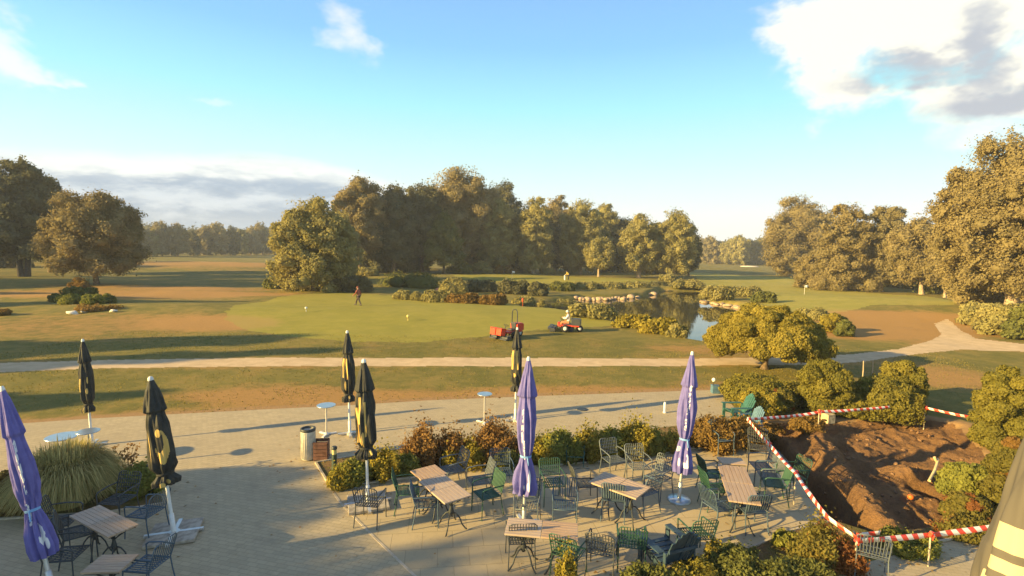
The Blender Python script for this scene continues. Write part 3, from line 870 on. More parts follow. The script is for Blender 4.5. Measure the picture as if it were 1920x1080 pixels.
tree('low spreading tree with bright bare trunk right of the golfer', (1122, 519), 446, 56, 500, LM['olive'], 'round', 20, 9000, .2, .2, 46, tr=.24, **MW)
tree('dark tree in the back filling the dip of the middle wood', (1162, 514), 412, 70, 480, LM['dark'], 'broad', 22, 11000, .28, .2, 47, back=12)
tree('rounded sunlit tree with three pale stems by the pond head', (1197, 521), 404, 74, 507, LM['olive'], 'oval', 34, 17000, .22, .17, 48, stems=3, spread=.5, **MW)
tree('last tree at the right end of the middle wood, taller twin', (1262, 523), 394, 76, 512, LM['olive'], 'oval', 36, 18000, .22, .16, 49, **MW)
tree('dark tree tucked behind the last tree at the right end', (1290, 520), 422, 46, 505, LM['dark'], 'oval', 20, 9000, .24, .2, 50, back=5)
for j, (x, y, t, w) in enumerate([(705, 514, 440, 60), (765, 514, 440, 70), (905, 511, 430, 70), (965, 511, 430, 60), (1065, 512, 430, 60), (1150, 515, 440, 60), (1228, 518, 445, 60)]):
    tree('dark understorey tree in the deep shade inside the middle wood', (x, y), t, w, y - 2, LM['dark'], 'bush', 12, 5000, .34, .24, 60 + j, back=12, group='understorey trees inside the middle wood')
for j, (x, y, t, w, m, l) in enumerate([(862, 514, 494, 50, 'deep', 'dark low bush in shade at the foot of the domed tree'), (903, 513, 490, 40, 'olive', 'olive low bush left of the reddish bushes under the trees'),
                                        (936, 513, 496, 18, 'rust', 'reddish bush under the first pale crown, left one'), (952, 513, 497, 14, 'rust', 'small reddish bush under the first pale crown, right one'),
                                        (1026, 514, 503, 30, 'olive', 'low bush at the wood edge left of the golfer'), (690, 518, 503, 40, 'olive', 'low sunlit bush in the gap beside the tall brown crown'),
                                        (1252, 530, 515, 34, 'olive', 'olive bush at the pond head under the last tree'), (560, 545, 525, 60, 'deep', 'dark bush at left foot of the bushy tree'),
                                        (512, 542, 522, 40, 'deep', 'dark bush left of the big bushy tree on the fairway edge')]):
    bush(l, (x, y), t, w, LM[m], 2200, .16, 70 + j, 8)
# --- right group
RG = dict(bark='barkpale')
tree('large round brown tree, first of the right hand row', (1492, 520), 374, 118, 512, LM['brown'], 'round', 44, 30000, .26, .15, 81, tr=.5, back=8, fuzz=.34)
tree('tall oval tree second in the right hand row', (1578, 545), 386, 84, 542, LM['brown'], 'column', 36, 24000, .2, .17, 82, dep=.9)
tree('pale textured tree third in the right hand row', (1652, 547), 390, 84, 530, LM['pale'], 'oval', 40, 22000, .2, .16, 83, tr=.3, **RG)
tree('brown round tree with bare leaning trunk fourth in right hand row', (1728, 552), 408, 104, 525, LM['brown'], 'round', 38, 24000, .19, .16, 84, tr=.32, lean=(-1.0, 0), **RG)
tree('slender tree with twin pale stems beside the giant right tree', (1772, 558), 430, 60, 520, LM['brown'], 'oval', 24, 12000, .18, .19, 85, stems=2, spread=.35, tr=.16, **RG)
tree('giant tree filling the right edge of the photo', (1900, 584), 262, 232, 545, LM['brown'], 'broad', 120, 120000, .135, .10, 86, tr=.5, fuzz=.36, stems=2, spread=.7, lean=(-1.0, 0), **RG)
tree('large tree behind the giant one, cut by the right edge', (2070, 590), 270, 210, 560, LM['brown'], 'round', 44, 26000, .22, .14, 87)
tree('low dark tree in shade between the right hand trunks', (1700, 546), 470, 110, 545, LM['deep'], 'bush', 16, 9000, .26, .2, 88, back=10)
tree('low dark tree in shade behind the leaning right trunks', (1800, 556), 450, 120, 555, LM['deep'], 'bush', 18, 10000, .24, .2, 89, back=6)
tree('bushy low tree in front between first and second right hand trees', (1525, 540), 468, 70, 538, LM['brown'], 'bush', 22, 12000, .17, .2, 90)
tree('low dense growth under the giant right tree, left side', (1830, 572), 470, 90, 570, LM['brown'], 'bush', 22, 12000, .18, .2, 91, back=3)
for j, (x, y, t, w, m, l) in enumerate([(1845, 612, 568, 80, 'olive', 'olive bush at the right path fork, left one'), (1885, 632, 572, 80, 'olive', 'larger olive bush right of the path fork, cut low'),
                                        (1925, 640, 565, 70, 'deep', 'dark bush at right edge above the gravel path'), (1600, 547, 505, 90, 'brown', 'brown undergrowth at the foot of the second right hand tree'),
                                        (1555, 546, 512, 60, 'brown', 'brown undergrowth left of the second right hand tree'),
                                        (1560, 625, 588, 50, 'yellow', 'round yellow green bush just behind the dome crowned tree'), (1582, 632, 600, 36, 'deep', 'dark low bush at right behind the dome crowned tree'),
                                        (1520, 600, 580, 60, 'olive', 'olive bush between dome crowned tree and fairway')]):
    bush(l, (x, y), t, w, LM[m], 5000, .11, 100 + j, 10)

# --- pond margins: hedges, reeds, rocks
hl = [((668, 549), 516, 60, 'dark', 'low dark bushes at left head of the pond hollow'), ((770, 540), 514, 120, 'deep', 'long low bush across the shaded hollow left of the pond'),
      ((850, 552), 521, 50, 'olive', 'clipped light bush beside the orange spot at the pond hollow'),
      ((755, 562), 546, 34, 'olive', 'first small bush of the row along the putting green'), ((782, 564), 547, 24, 'olive', 'second small bush of the row along the putting green'),
      ((816, 567), 547, 54, 'olive', 'wider third bush of the row along the putting green'), ((872, 569), 553, 62, 'rust', 'brownish bush in the row along the putting green'),
      ((925, 572), 554, 54, 'rust', 'fifth brownish bush in the row along the putting green'), ((982, 576), 560, 40, 'olive', 'bush behind the red marker at the putting green'),
      ((1016, 579), 562, 22, 'olive', 'small bush right of the red marker at the putting green'),
      ((1060, 585), 564, 62, 'olive', 'long bush at the near pond bank behind the mowers, left part'), ((1112, 598), 573, 92, 'olive', 'long bush at the near pond bank behind the mowers, right part'),
      ((1190, 616), 595, 76, 'yellow', 'sunlit bush on the near pond bank right of the gap'), ((1238, 627), 602, 72, 'yellow', 'middle bush on the near pond bank before the open water'),
      ((1272, 634), 610, 40, 'olive', 'last bush on the near pond bank before the open water'),
      ((905, 548), 528, 60, 'dark', 'dark clipped hedge block left on the far pond bank'), ((965, 552), 528, 66, 'dark', 'dark clipped hedge block second on the far pond bank'),
      ((1010, 556), 530, 40, 'dark', 'dark clipped hedge block third on the far pond bank'), ((1055, 560), 529, 44, 'deep', 'dark hedge block right below the golfer'),
      ((1098, 557), 530, 44, 'olive', 'lit hedge block left above the bank stones'), ((1144, 557), 531, 56, 'olive', 'lit hedge block in middle above the bank stones'),
      ((1192, 557), 532, 62, 'olive', 'lit hedge block at right above the bank stones'), ((1234, 551), 530, 40, 'dark', 'dark hedge block at the right end of the far bank'),
      ((1290, 541), 527, 60, 'olive', 'olive reeds at the far end of the pond'),
      ((1345, 563), 536, 66, 'olive', 'olive shrub on the right pond bank above reddish stones'), ((1395, 574), 540, 70, 'olive', 'second olive shrub on the right pond bank'),
      ((1435, 568), 549, 44, 'deep', 'dark shrub on right pond bank just over the dome tree')]
for j, (b, t, w, m, l) in enumerate(hl):
    bush(l, b, t, w, LM[m], 3000, .13, 130 + j, 9, dep=.45 if w > 45 else .7, group='bushes and hedge blocks round the pond')


def rock_mesh(seed, col):
    g = np.random.default_rng(seed); v, f = ICO
    d = 1 + .22 * np.sin(v @ g.normal(size=3) * 2.3 + 1) + .15 * np.sin(v @ g.normal(size=3) * 3.7) + g.normal(size=len(v)) * .05
    return mesh_np('rock', v * d[:, None] * np.array([1, .8, .62]), f, col)


M['stone'] = plain('tan_stone', (0.44, 0.31, 0.20), .85, var=.25, scale=3)
M['stonew'] = plain('white_stone', (0.72, 0.66, 0.54), .85, var=.15, scale=4)
RM = [rock_mesh(i, M['stone']) for i in range(3)]; RW = rock_mesh(9, M['stonew'])
random.seed(12)
for j in range(34):
    t = j / 33; px = 1080 + t * 145 + random.uniform(-3, 3); py = 557 + 3 * sin(t * 5) + random.uniform(-1.5, 2) - (4 * t if t > .8 else 0)
    p = P(px, py, WZ + .2); o = link('rock', RM[j % 3]); s = random.uniform(.22, .48); o.scale = (s, s, s * 1.1); o.location = (p[0], p[1], WZ + .12); o.rotation_euler = (0, 0, random.random() * 6)
    tag(o, 'tan boulder in the stone edging of the far pond bank', 'rock', 'boulders along the far pond bank')
for j in range(16):
    t = j / 15; px = 1318 + t * 78; py = 563 + t * 14 + random.uniform(-1, 2)
    p = P(px, py, WZ + .15); o = link('rock', RM[j % 3]); s = random.uniform(.2, .42); o.scale = (s * 1.4, s, s * .8); o.location = (p[0], p[1], WZ + .08); o.rotation_euler = (0, 0, random.random() * 6)
    tag(o, 'reddish tan boulder in the edging of the right pond bank', 'rock', 'boulders along the right pond bank')
for j, (px, py, s) in enumerate([(137, 589, .30), (158, 586, .2), (169, 579, .2), (180, 581, .28), (188, 580, .24), (196, 578, .16), (205, 579, .18), (212, 585, .24), (214, 577, .16), (3, 590, .3), (14, 588, .18)]):
    p = PG(px, py); o = link('rock', RW); o.scale = (s * 1.3, s, s); o.location = (p[0], p[1], p[2] + s * .35); o.rotation_euler = (0, 0, j * 1.3)
    tag(o, 'white stone edging the small flower bed on the left lawn', 'rock', 'white stones of the left lawn flower bed')
for j, (b, t, w, m, l) in enumerate([((150, 560), 520, 44, 'rust', 'brown dome shaped bush behind the left lawn bushes'), ((140, 566), 538, 40, 'deep', 'dark bush in middle of the left lawn group, left half'), ((168, 565), 538, 34, 'deep', 'dark bush in middle of the left lawn group, right half'),
                                     ((104, 567), 551, 26, 'deep', 'small dark bush at the left end of the lawn group'), ((126, 571), 553, 44, 'green', 'low green bush in front of the left lawn group'), ((176, 571), 553, 40, 'green', 'low green bush right front of the left lawn group'),
                                     ((202, 569), 552, 28, 'deep', 'small dark bush at the right end of the lawn group'), ((185, 584), 574, 80, 'rust', 'low flowering plants between the white stones on left lawn'), ((6, 592), 580, 24, 'rust', 'low flowering plants at the left photo edge')]):
    bush(l, b, t, w, LM[m], 3500, .07, 170 + j, 8)

# --- dome crowned tree and clipped shrubs
tree('small tree with wide dome crown on a short thick trunk', (1434, 692), 574, 206, 658, LM['dome'], 'umbrella', 80, 70000, .062, .11, 201, name='dome_tree', tr=.17, fuzz=.04)
TS = [((1545, 782), 671, 96, 'topiary', 'large clipped ball shrub left of the earth pit', 'round', 20000), ((1690, 760), 676, 76, 'topiary', 'clipped round shrub top right behind the pit', 'round', 14000),
      ((1655, 798), 712, 124, 'topiary', 'broad clipped shrub directly at the back of the pit', 'bush', 22000), ((1600, 788), 738, 44, 'topiary', 'clipped shrub in the gap between the ball and the broad shrub', 'bush', 9000),
      ((1425, 764), 712, 128, 'topiary', 'wide mound shrub under the dome crowned tree', 'bush', 18000), ((1425, 785), 728, 74, 'yellow', 'yellowish shrub beside the teal garden chair', 'bush', 14000),
      ((1464, 780), 728, 44, 'mixed', 'shrub with orange patch right of the teal chair', 'bush', 8000), ((1390, 745), 705, 60, 'yellow', 'small yellow shrub behind the teal chair', 'bush', 6000),
      ((1876, 845), 684, 108, 'topiary', 'tall shrub at the right edge of the earth pit', 'bush', 30000), ((1895, 975), 815, 104, 'mixed', 'tall reddish green shrub by the lower right corner', 'bush', 24000),
      ((1808, 935), 868, 84, 'green', 'low green shrub inside the right side of the pit', 'bush', 10000), ((1812, 980), 930, 80, 'mixed', 'low spreading plants below the green pit shrub', 'bush', 9000)]
for j, (b, t, w, m, l, pf, n) in enumerate(TS):
    bush(l, b, t, w, LM[m], int(n * 1.6), .036, 210 + j, 26, .2, pf, 'clipped_shrub' if m == 'topiary' else 'shrub', dep=.9, fuzz=.16 if m == 'topiary' else .3)
BS = [((790, 882), 808, 74, 'red', 'tall russet shrub at the left of the middle bed'), ((845, 878), 814, 70, 'red', 'second russet shrub in the middle bed'), ((925, 876), 804, 90, 'red', 'largest russet shrub left of the centre purple parasol'),
      ((872, 884), 840, 80, 'yellow', 'golden green shrub under the russet shrubs'), ((945, 884), 845, 50, 'deep', 'dark shrub just left of centre purple parasol'),
      ((760, 895), 855, 50, 'green', 'low green shrub left of the russet shrubs'), ((715, 905), 850, 60, 'yellow', 'light green shrub right of the front black parasol'), ((655, 915), 868, 70, 'green', 'green shrub at the left tip of the middle bed'),
      ((640, 920), 885, 50, 'yellow', 'low yellowish plant at the very left tip of the middle bed'), ((700, 895), 868, 50, 'green', 'green plants behind the front black parasol pole'),
      ((1045, 872), 812, 80, 'green', 'green shrub right of the centre purple parasol'), ((1100, 868), 808, 60, 'dome', 'yellow green shrub behind the small green bench'), ((1140, 866), 806, 64, 'green', 'green shrub second right of the bench'),
      ((1190, 862), 796, 66, 'yellow', 'tall bright shrub in the middle bed'), ((1222, 856), 806, 50, 'green', 'green shrub before the right purple parasol'), ((1255, 850), 816, 40, 'dome', 'small yellow shrub left of the right purple parasol'),
      ((1330, 850), 786, 90, 'rust', 'low brown hedge right of the right purple parasol'), ((1385, 845), 790, 80, 'rust', 'low brown hedge section near the barrier post'),
      ((1018, 874), 830, 50, 'yellow', 'golden plants right at the centre parasol'),
      ((255, 935), 878, 90, 'green', 'low dark shrub right of the ornamental grass'), ((20, 965), 890, 80, 'rust', 'low brown shrub left of the ornamental grass'),
      ((1545, 1076), 998, 118, 'mixed', 'rounded shrub with orange red top at the lower right'), ((1470, 1030), 1008, 44, 'green', 'low shrub edge at the end of the dining terrace'),
      ((1400, 1112), 1052, 130, 'deep', 'dark shrub in shadow at the bottom edge'), ((1300, 1108), 1064, 90, 'topiary', 'green shrub at the bottom edge under the chairs'), ((1215, 1125), 1074, 100, 'deep', 'low dark shrub at the bottom edge below the dark chair'),
      ((1340, 1062), 1022, 36, 'dome', 'small golden plant at the bottom right of the chairs'), ((1062, 1112), 1048, 36, 'yellow', 'thin yellow green shrub in front of the centre chairs'), ((1500, 1120), 1058, 100, 'deep', 'shaded shrub at the bottom near the blue chair'),
      ((1700, 1045), 1018, 90, 'green', 'low green plants along the lower tape'), ((1810, 1015), 996, 90, 'mixed', 'low reddish plants along the lower tape near the canopy'), ((1510, 815), 785, 60, 'rust', 'low brown plants behind the barrier corner post'), ((1440, 830), 800, 50, 'rust', 'brown plants right of the barrier corner post')]
for j, (b, t, w, m, l) in enumerate(BS):
    loose = m in ('red', 'yellow', 'dome', 'mixed')
    bush(l, b, t, w, LM[m], 9000 if w < 80 else 16000, .034 if b[1] < 1000 else .028, 240 + j, 12, .22, 'bush', dep=.75, fuzz=.6 if loose else .4, core=.45 if loose else .62, spike=.14 if loose else .06)


# --- ornamental grass clump and sparse twiggy plants
def grass_clump(label, base, top, wpx, n, seed, mat, name='ornamental_grass'):
    b = PG(*base); w = np.linalg.norm(toward(b, base[0] + wpx, base[1]) - toward(b, *base)); u = b[:2] / np.linalg.norm(b[:2]); c = b[:2] + u * w * .35; b = np.array([c[0], c[1], 0.])
    h = toward(b, base[0], top)[2]; w = np.linalg.norm(toward(b, base[0] + wpx, base[1]) - toward(b, *base)); g = np.random.default_rng(seed)
    a = g.random(n) * 2 * pi; s = g.random(n); r0 = w * .22 * np.sqrt(g.random(n)); hh = h * (.62 + .42 * g.random(n)); reach = w * .42 * s ** .8
    V = []; T = []
    K = 6
    a2 = a + g.normal(size=n) * .35
    for k in range(K):
        t = k / (K - 1)
        x = r0 * np.cos(a) + reach * np.cos(a2) * t ** 1.6; y = r0 * np.sin(a) + reach * np.sin(a2) * t ** 1.6
        z = hh * (1.55 * t - (.55 + .75 * s) * t ** 2.6)
        wd = (.011 * (1 - t) ** .6 + .0015); px, py = -np.sin(a2) * wd, np.cos(a2) * wd
        V.append(np.stack([np.stack([x - px, y - py, z], -1), np.stack([x + px, y + py, z], -1)], 1))
    V = np.stack(V, 1).reshape(n, K * 2, 3); V[:, :, 2] = np.maximum(V[:, :, 2], .02)
    f = np.array([[2 * k, 2 * k + 1, 2 * k + 3, 2 * k + 2] for k in range(K - 1)])
    Fq = (np.arange(n)[:, None, None] * K * 2 + f[None]).reshape(-1, 4)
    tint = np.repeat(g.random(n), K * 2)
    o = link(name, mesh_np(name, V.reshape(-1, 3), Fq, mat, {'tint': ('POINT', tint), 'lobe': ('POINT', tint)})); o.location = b.tolist()
    return tag(o, label, 'ornamental grass')


grass_clump('big fountain clump of straw coloured ornamental grass by left table', (128, 966), 822, 178, 9000, 5, LM['straw'])


def twig(label, base, top, wpx, seed, mat):
    b = PG(*base); h = toward(b, base[0], top)[2]; w = np.linalg.norm(toward(b, base[0] + wpx, base[1]) - toward(b, *base)); g = random.Random(seed)
    o = thing('young_shrub', label, 'shrub', b); mb = MB(); tips = []
    for i in range(7):
        a = g.random() * 6.28; e = (cos(a) * w * .5 * g.random(), sin(a) * w * .4 * g.random(), h * g.uniform(.7, 1))
        m_ = (e[0] * .3, e[1] * .3, h * .4); mb.tube([(0, 0, 0), m_, e], [.012, .008, .004], 5); tips += [m_, e, tuple((p + q) / 2 for p, q in zip(m_, e))]
    mb.build('stem', M['bark'], o)
    L = [(*t, .09, .09, .09) for t in tips]
    link('foliage', leaf_mesh('foliage', L, 260, .03, mat, seed, 0), o)


twig('thin young shrub with few reddish leaves right of the ornamental grass', (243, 905), 832, 60, 3, LM['red'])
twig('thin leggy shrub behind the bollard lamp at the bin', (675, 880), 800, 60, 4, LM['rust'])

# ------------------------------------------------------------------ parasols
M['alu'] = plain('pale_aluminium', (0.62, 0.60, 0.56), .38, .5, .5, .06)
M['white'] = plain('white_paint', (0.76, 0.74, 0.68), .5, 0, .4, .06)
M['slab'] = plain('concrete_slab', (0.40, 0.34, 0.26), .9, var=.2)


def canvas(name, c1, c2, mark, rough=.8):
    m, t, o = newmat(name)
    n = noise(objc(t), 6, 4)
    col = mixc(smooth(n, .3, .7), c1, c2)
    col = mixc(smooth(attr(t, 'mark'), .42, .58), col, mark)
    nb = noise(objc(t), 22, 4, .6) * .5 + noise(objc(t), 7, 3, .5)
    d = principled(t, o, col, rough, 0, .15, nb, .55, .02)
    return m


M['purple'] = canvas('purple_canvas', (0.140, 0.124, 0.335), (0.18, 0.158, 0.41), (0.80, 0.78, 0.76))
M['black'] = canvas('black_canvas', (0.034, 0.034, 0.030), (0.055, 0.053, 0.045), (0.66, 0.44, 0.13), .6)
M['strap_blue'] = plain('blue_strap', (0.22, 0.42, 0.72), .7)
M['steel_top'] = plain('brushed_metal_top', (0.50, 0.56, 0.60), .30, .75, .5, .05)


def canopy_mesh(name, Hh, prof, mat, seed, folds, amp, marks, nt=112, nz=130, lump=0.10):
    g = np.random.default_rng(seed); pr = np.array(prof); t = np.linspace(0, 1, nz); z = pr[-1, 0] + (pr[0, 0] - pr[-1, 0]) * t      # bottom -> top
    prz = pr[::-1]
    r = np.interp(z, prz[:, 0], prz[:, 1]); am = np.interp(z, prz[:, 0], prz[:, 2])
    th = np.linspace(0, 2 * pi, nt, endpoint=False); TT, ZZ = np.meshgrid(th, z); RR = r[:, None] + 0 * TT
    ph = g.random(4) * 6.28
    drift = .35 * np.sin(ZZ * 1.7 + ph[0]) + .15 * np.sin(ZZ * 5 + ph[1])
    w = np.cos(folds * (TT + drift) + ph[2]); w2 = np.cos((folds * 2 + 1) * TT + 3 * ZZ + ph[3])
    RR = RR * (1 + am[:, None] * (np.sign(w) * np.abs(w) ** .7 * .8 + .35 * w2) + lump * np.sin(TT * 2 + ZZ * 3.1 + ph[1]) * (am[:, None] > .1))
    X = RR * np.cos(TT); Y = RR * np.sin(TT) * .92
    mk = np.zeros_like(TT)
    for m_ in marks:
        t0, z0, dt, dz = m_[:4]; kind = m_[4] if len(m_) > 4 else 'e'
        dth = (TT - R(t0) + pi) % (2 * pi) - pi; a = dth / R(dt); b = (ZZ - z0 * Hh) / (dz * Hh)
        if kind == 'e': mk = np.maximum(mk, 1 - np.clip(a * a + b * b, 0, 1.2) * .6)
        if kind == 'band': mk = np.maximum(mk, ((abs(a) < 1) & (abs(b) < 1)) * 1.0)
        if kind == 'moon': mk = np.maximum(mk, ((a * a + b * b < 1) & ((a + .38) ** 2 + (b - .42) ** 2 > .52)) * 1.0)
        if kind == 'text': mk = np.maximum(mk, ((abs(a) < 1) & (abs(b) < 1) & (vn(a * 2.2 + 9, b * 9, 1, seed) > .50)) * 1.0)
    V = np.stack([X, Y, ZZ], -1).reshape(-1, 3)
    i = np.arange(nz - 1)[:, None] * nt; j = np.arange(nt)[None]; j2 = (j + 1) % nt
    Fq = np.stack([i + j, i + j2, i + nt + j2, i + nt + j], -1).reshape(-1, 4)
    return mesh_np(name, V, Fq, mat, {'mark': ('POINT', mk.ravel())}, True)


PURP = [(1.0, .045, 0), (.985, .06, .02), (.95, .10, .10), (.86, .185, .16), (.775, .255, .18), (.765, .20, .15), (.74, .215, .14), (.64, .265, .16), (.52, .245, .2), (.45, .19, .22), (.415, .135, .22), (.385, .17, .26), (.31, .26, .30), (.235, .29, .34), (.19, .25, .40)]
BLK = [(1.0, .04, 0), (.985, .055, .02), (.93, .11, .10), (.83, .185, .15), (.79, .21, .16), (.78, .16, .14), (.70, .215, .14), (.55, .235, .16), (.44, .22, .2), (.40, .14, .2), (.385, .13, .22), (.35, .21, .30), (.32, .19, .38)]


def parasol(label, base, top, kind, seed, marks, slabs, strap=True, r=1.0, group=None, disc=False):
    b = PG(*base); b[2] = 0.004; tp = toward(b, *top); v = Vector(tp - b); Hh = v.length
    o = thing('folded_parasol', label, 'parasol', b, 0, group)
    q = Vector((0, 0, 1)).rotation_difference(v.normalized()); o.rotation_mode = 'QUATERNION'; o.rotation_quaternion = q
    mb = MB(); mb.tube([(0, 0, 0.02), (0, 0, Hh * .97)], .032, 12); mb.lathe([(.045, .05), (.045, .42), (.034, .43)], 12)
    mb.build('pole', M['white'] if kind == 'b' else M['alu'], o)
    r = r * (.70 if kind == 'p' else .82)
    off = math.degrees(atan2(-b[1], -b[0])) + 90; marks = [(m_[0] + off, *m_[1:]) for m_ in marks]
    pr = [(z * Hh, rr * r, a) for z, rr, a in (PURP if kind == 'p' else BLK)]
    link('canopy', canopy_mesh('canopy', Hh, pr, M['purple'] if kind == 'p' else M['black'], seed, 8 if kind == 'p' else 7, 1, marks), o)
    fb = MB(); fb.lathe([(.052 * r, Hh * .978), (.06 * r, Hh * .985), (.05 * r, Hh), (.02, Hh * 1.008)], 14); fb.build('finial', M['white'], o)
    if strap:
        zt = (.415 if kind == 'p' else .392) * Hh; rr = (.165 if kind == 'p' else .155) * r
        sb = MB(); sb.lathe([(rr, zt - .022), (rr + .008, zt), (rr, zt + .022)], 24, cap=False)
        if kind == 'p': sb.tube([(rr * .3, -rr, zt), (rr * .5, -rr - .03, zt - .16)], .012, 5)
        sb.build('strap', M['strap_blue'] if kind == 'p' else M['black'], o)
    inv = q.inverted()
    bb = MB()
    if disc: bb.lathe([(.27, 0), (.27, .03), (.24, .05), (.05, .06)], 32); bb.build('base', M['steel_top'], o)
    else:
        bb.box((0, 0, .05), (1.02 if slabs else .7, .07, .045), .35); bb.box((0, 0, .05), (.07, 1.02 if slabs else .7, .045), .35); bb.lathe([(.10, .0), (.10, .08)], 14)
        bb.build('base', M['alu'], o)
    for c in o.children:
        if c.name.startswith('base'): c.rotation_mode = 'QUATERNION'; c.rotation_quaternion = inv
    if slabs:
        for sx, sy in ((1, 1), (-1, 1), (-1, -1), (1, -1))[:slabs]:
            s = MB(); s.box((0, 0, 0), (.40, .40, .06))
            so = s.build('slab', M['slab'], o, .008); so.rotation_mode = 'QUATERNION'; so.rotation_quaternion = inv @ Quaternion((0, 0, 1), .35)
            so.location = inv @ (Quaternion((0, 0, 1), .35) @ Vector((sx * .235, sy * .235, .045)))
    return o


GP, GB = 'folded purple parasols', 'folded black parasols with gold emblem'
parasol('purple folded parasol in the centre rising behind the double wooden table', (982, 985), (991, 671), 'p', 1,
        [(-118, .60, 7, .10, 'text'), (-104, .46, 7, .06, 'text'), (-62, .30, 14, .05), (-70, .25, 8, .03), (-96, .235, 6, .02), (-128, .33, 8, .02)], 0, group=GP)
parasol('purple folded parasol at the right standing on a round metal base plate', (1273, 938), (1298, 661), 'p', 2,
        [(-80, .66, 10, .07, 'text'), (-92, .52, 9, .04, 'text'), (-70, .28, 20, .045, 'moon'), (-110, .27, 8, .03), (-140, .35, 10, .02), (-55, .36, 8, .015), (-72, .765, 10, .022)], 0, group=GP, disc=True, r=.95)
parasol('purple folded parasol leaning at the far left, in shade', (102, 1118), (4, 727), 'p', 3,
        [(-100, .62, 6, .13, 'text'), (-78, .30, 16, .05, 'moon'), (-60, .25, 8, .03), (-120, .40, 8, .05, 'text')], 0, group=GP, r=.82)
parasol('black folded parasol with big gold emblem leaning on four slabs in the shade', (327, 1003), (282, 708), 'b', 4,
        [(-88, .565, 34, .105, 'moon'), (-96, .655, 13, .028), (-158, .56, 12, .14), (-110, .33, 16, .02), (-78, .345, 10, .016)], 4, r=1.12, group=GB)
parasol('black folded parasol in front of the low bed, above a terrace chair', (690, 945), (682, 675), 'b', 5,
        [(-128, .66, 7, .09, 'band'), (-146, .56, 9, .12, 'band'), (-92, .60, 5, .12, 'band'), (-108, .46, 7, .06), (-60, .37, 12, .02), (-140, .45, 8, .04), (-70, .35, 10, .02)], 4, r=1.12, group=GB)
parasol('black folded parasol farther back beside the one before the low bed', (656, 815), (651, 621), 'b', 6,
        [(-150, .65, 14, .09, 'band'), (-104, .64, 7, .10, 'band'), (-120, .48, 9, .05), (-80, .37, 12, .02)], 0, r=.95, group=GB)
parasol('black folded parasol farthest back, peeping out beside the centre purple one', (966, 790), (970, 615), 'b', 7,
        [(-146, .66, 12, .10, 'band'), (-84, .66, 12, .10, 'band'), (-115, .50, 18, .025), (-92, .53, 8, .05)], 0, r=.9, group=GB)
parasol('slim black folded parasol at the back left beside the blue topped table', (173, 836), (155, 637), 'b', 8,
        [(-150, .58, 10, .06, 'band'), (-84, .62, 9, .035), (-95, .52, 10, .03), (-140, .345, 12, .03)], 0, r=.82, group=GB)


# large cream parasol hanging folded at the lower right corner, close to the camera
def near_parasol():
    dep = 4.4
    def at(px, py): d = ray(px, py); return np.array([0, 0, CH]) + d * dep / (cos(TH) * d[1] - sin(TH) * d[2])
    a, b = at(2000, 700), at(1935, 1330)
    foot = b.copy(); v = Vector(a - b); L = v.length
    o = thing('folded_parasol', 'large cream and dark grey folded canopy cut off by the lower right corner', 'parasol', b)
    o.rotation_mode = 'QUATERNION'; q = Vector((0, 0, 1)).rotation_difference(v.normalized()); o.rotation_quaternion = q
    marks = [(-118 + i * 3, z, 26 - i * 3, .013, 'band') for i, z in enumerate((.40, .47, .53))]
    pr = [(L, .05, 0), (L * .93, .12, .03), (L * .75, .24, .06), (L * .45, .40, .10), (L * .15, .52, .12), (0, .56, .14)]
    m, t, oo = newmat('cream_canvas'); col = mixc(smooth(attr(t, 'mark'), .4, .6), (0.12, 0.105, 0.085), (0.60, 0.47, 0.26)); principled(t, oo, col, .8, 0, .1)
    link('canopy', canopy_mesh('canopy', L, pr, m, 12, 6, 1, [(184, .19, 30, .13, 'band'), (186, .355, 34, .022, 'band'), (190, .42, 36, .02, 'band'), (188, .50, 34, .035, 'band'), (-128, .2, 7, .3, 'band')], 120, 160, .03), o)  # upper dark gaps between cream bands are slat shadows painted into the canvas
    z0 = -b[2]
    mb = MB(); mb.tube([tuple(q.inverted() @ Vector((0, 0, z0 + .02))), (0, 0, L * .96)], .03, 12); mb.build('pole', M['alu'], o)
    return o


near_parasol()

# ------------------------------------------------------------------ tables
M['iron'] = plain('dark_cast_iron', (0.055, 0.058, 0.055), .5, .3, .4)


def m_wood():
    m, t, o = newmat('wooden_slats'); c = objc(t)
    mp = t.nodes.new('ShaderNodeMapping'); t.links.new(c.s, mp.inputs[0]); mp.inputs['Scale'].default_value = (1.2, 14, 14)
    n = noise(E_(mp.outputs[0]), 2.0, 5, .6); n2 = noise(c, 1.7, 3)
    rn = t.nodes.new('ShaderNodeObjectInfo')
    col = mixc(smooth(n, .3, .7), (0.36, 0.22, 0.125), (0.50, 0.33, 0.195)); col = mixc(smooth(n2, .4, .7) * .5, col, (0.42, 0.33, 0.24))
    col = mixc(E_(rn.outputs['Random']) * .45, col, (0.52, 0.45, 0.38))
    principled(t, o, col, .55, 0, .3, n, .2, .004); return m


M['wood'] = m_wood()


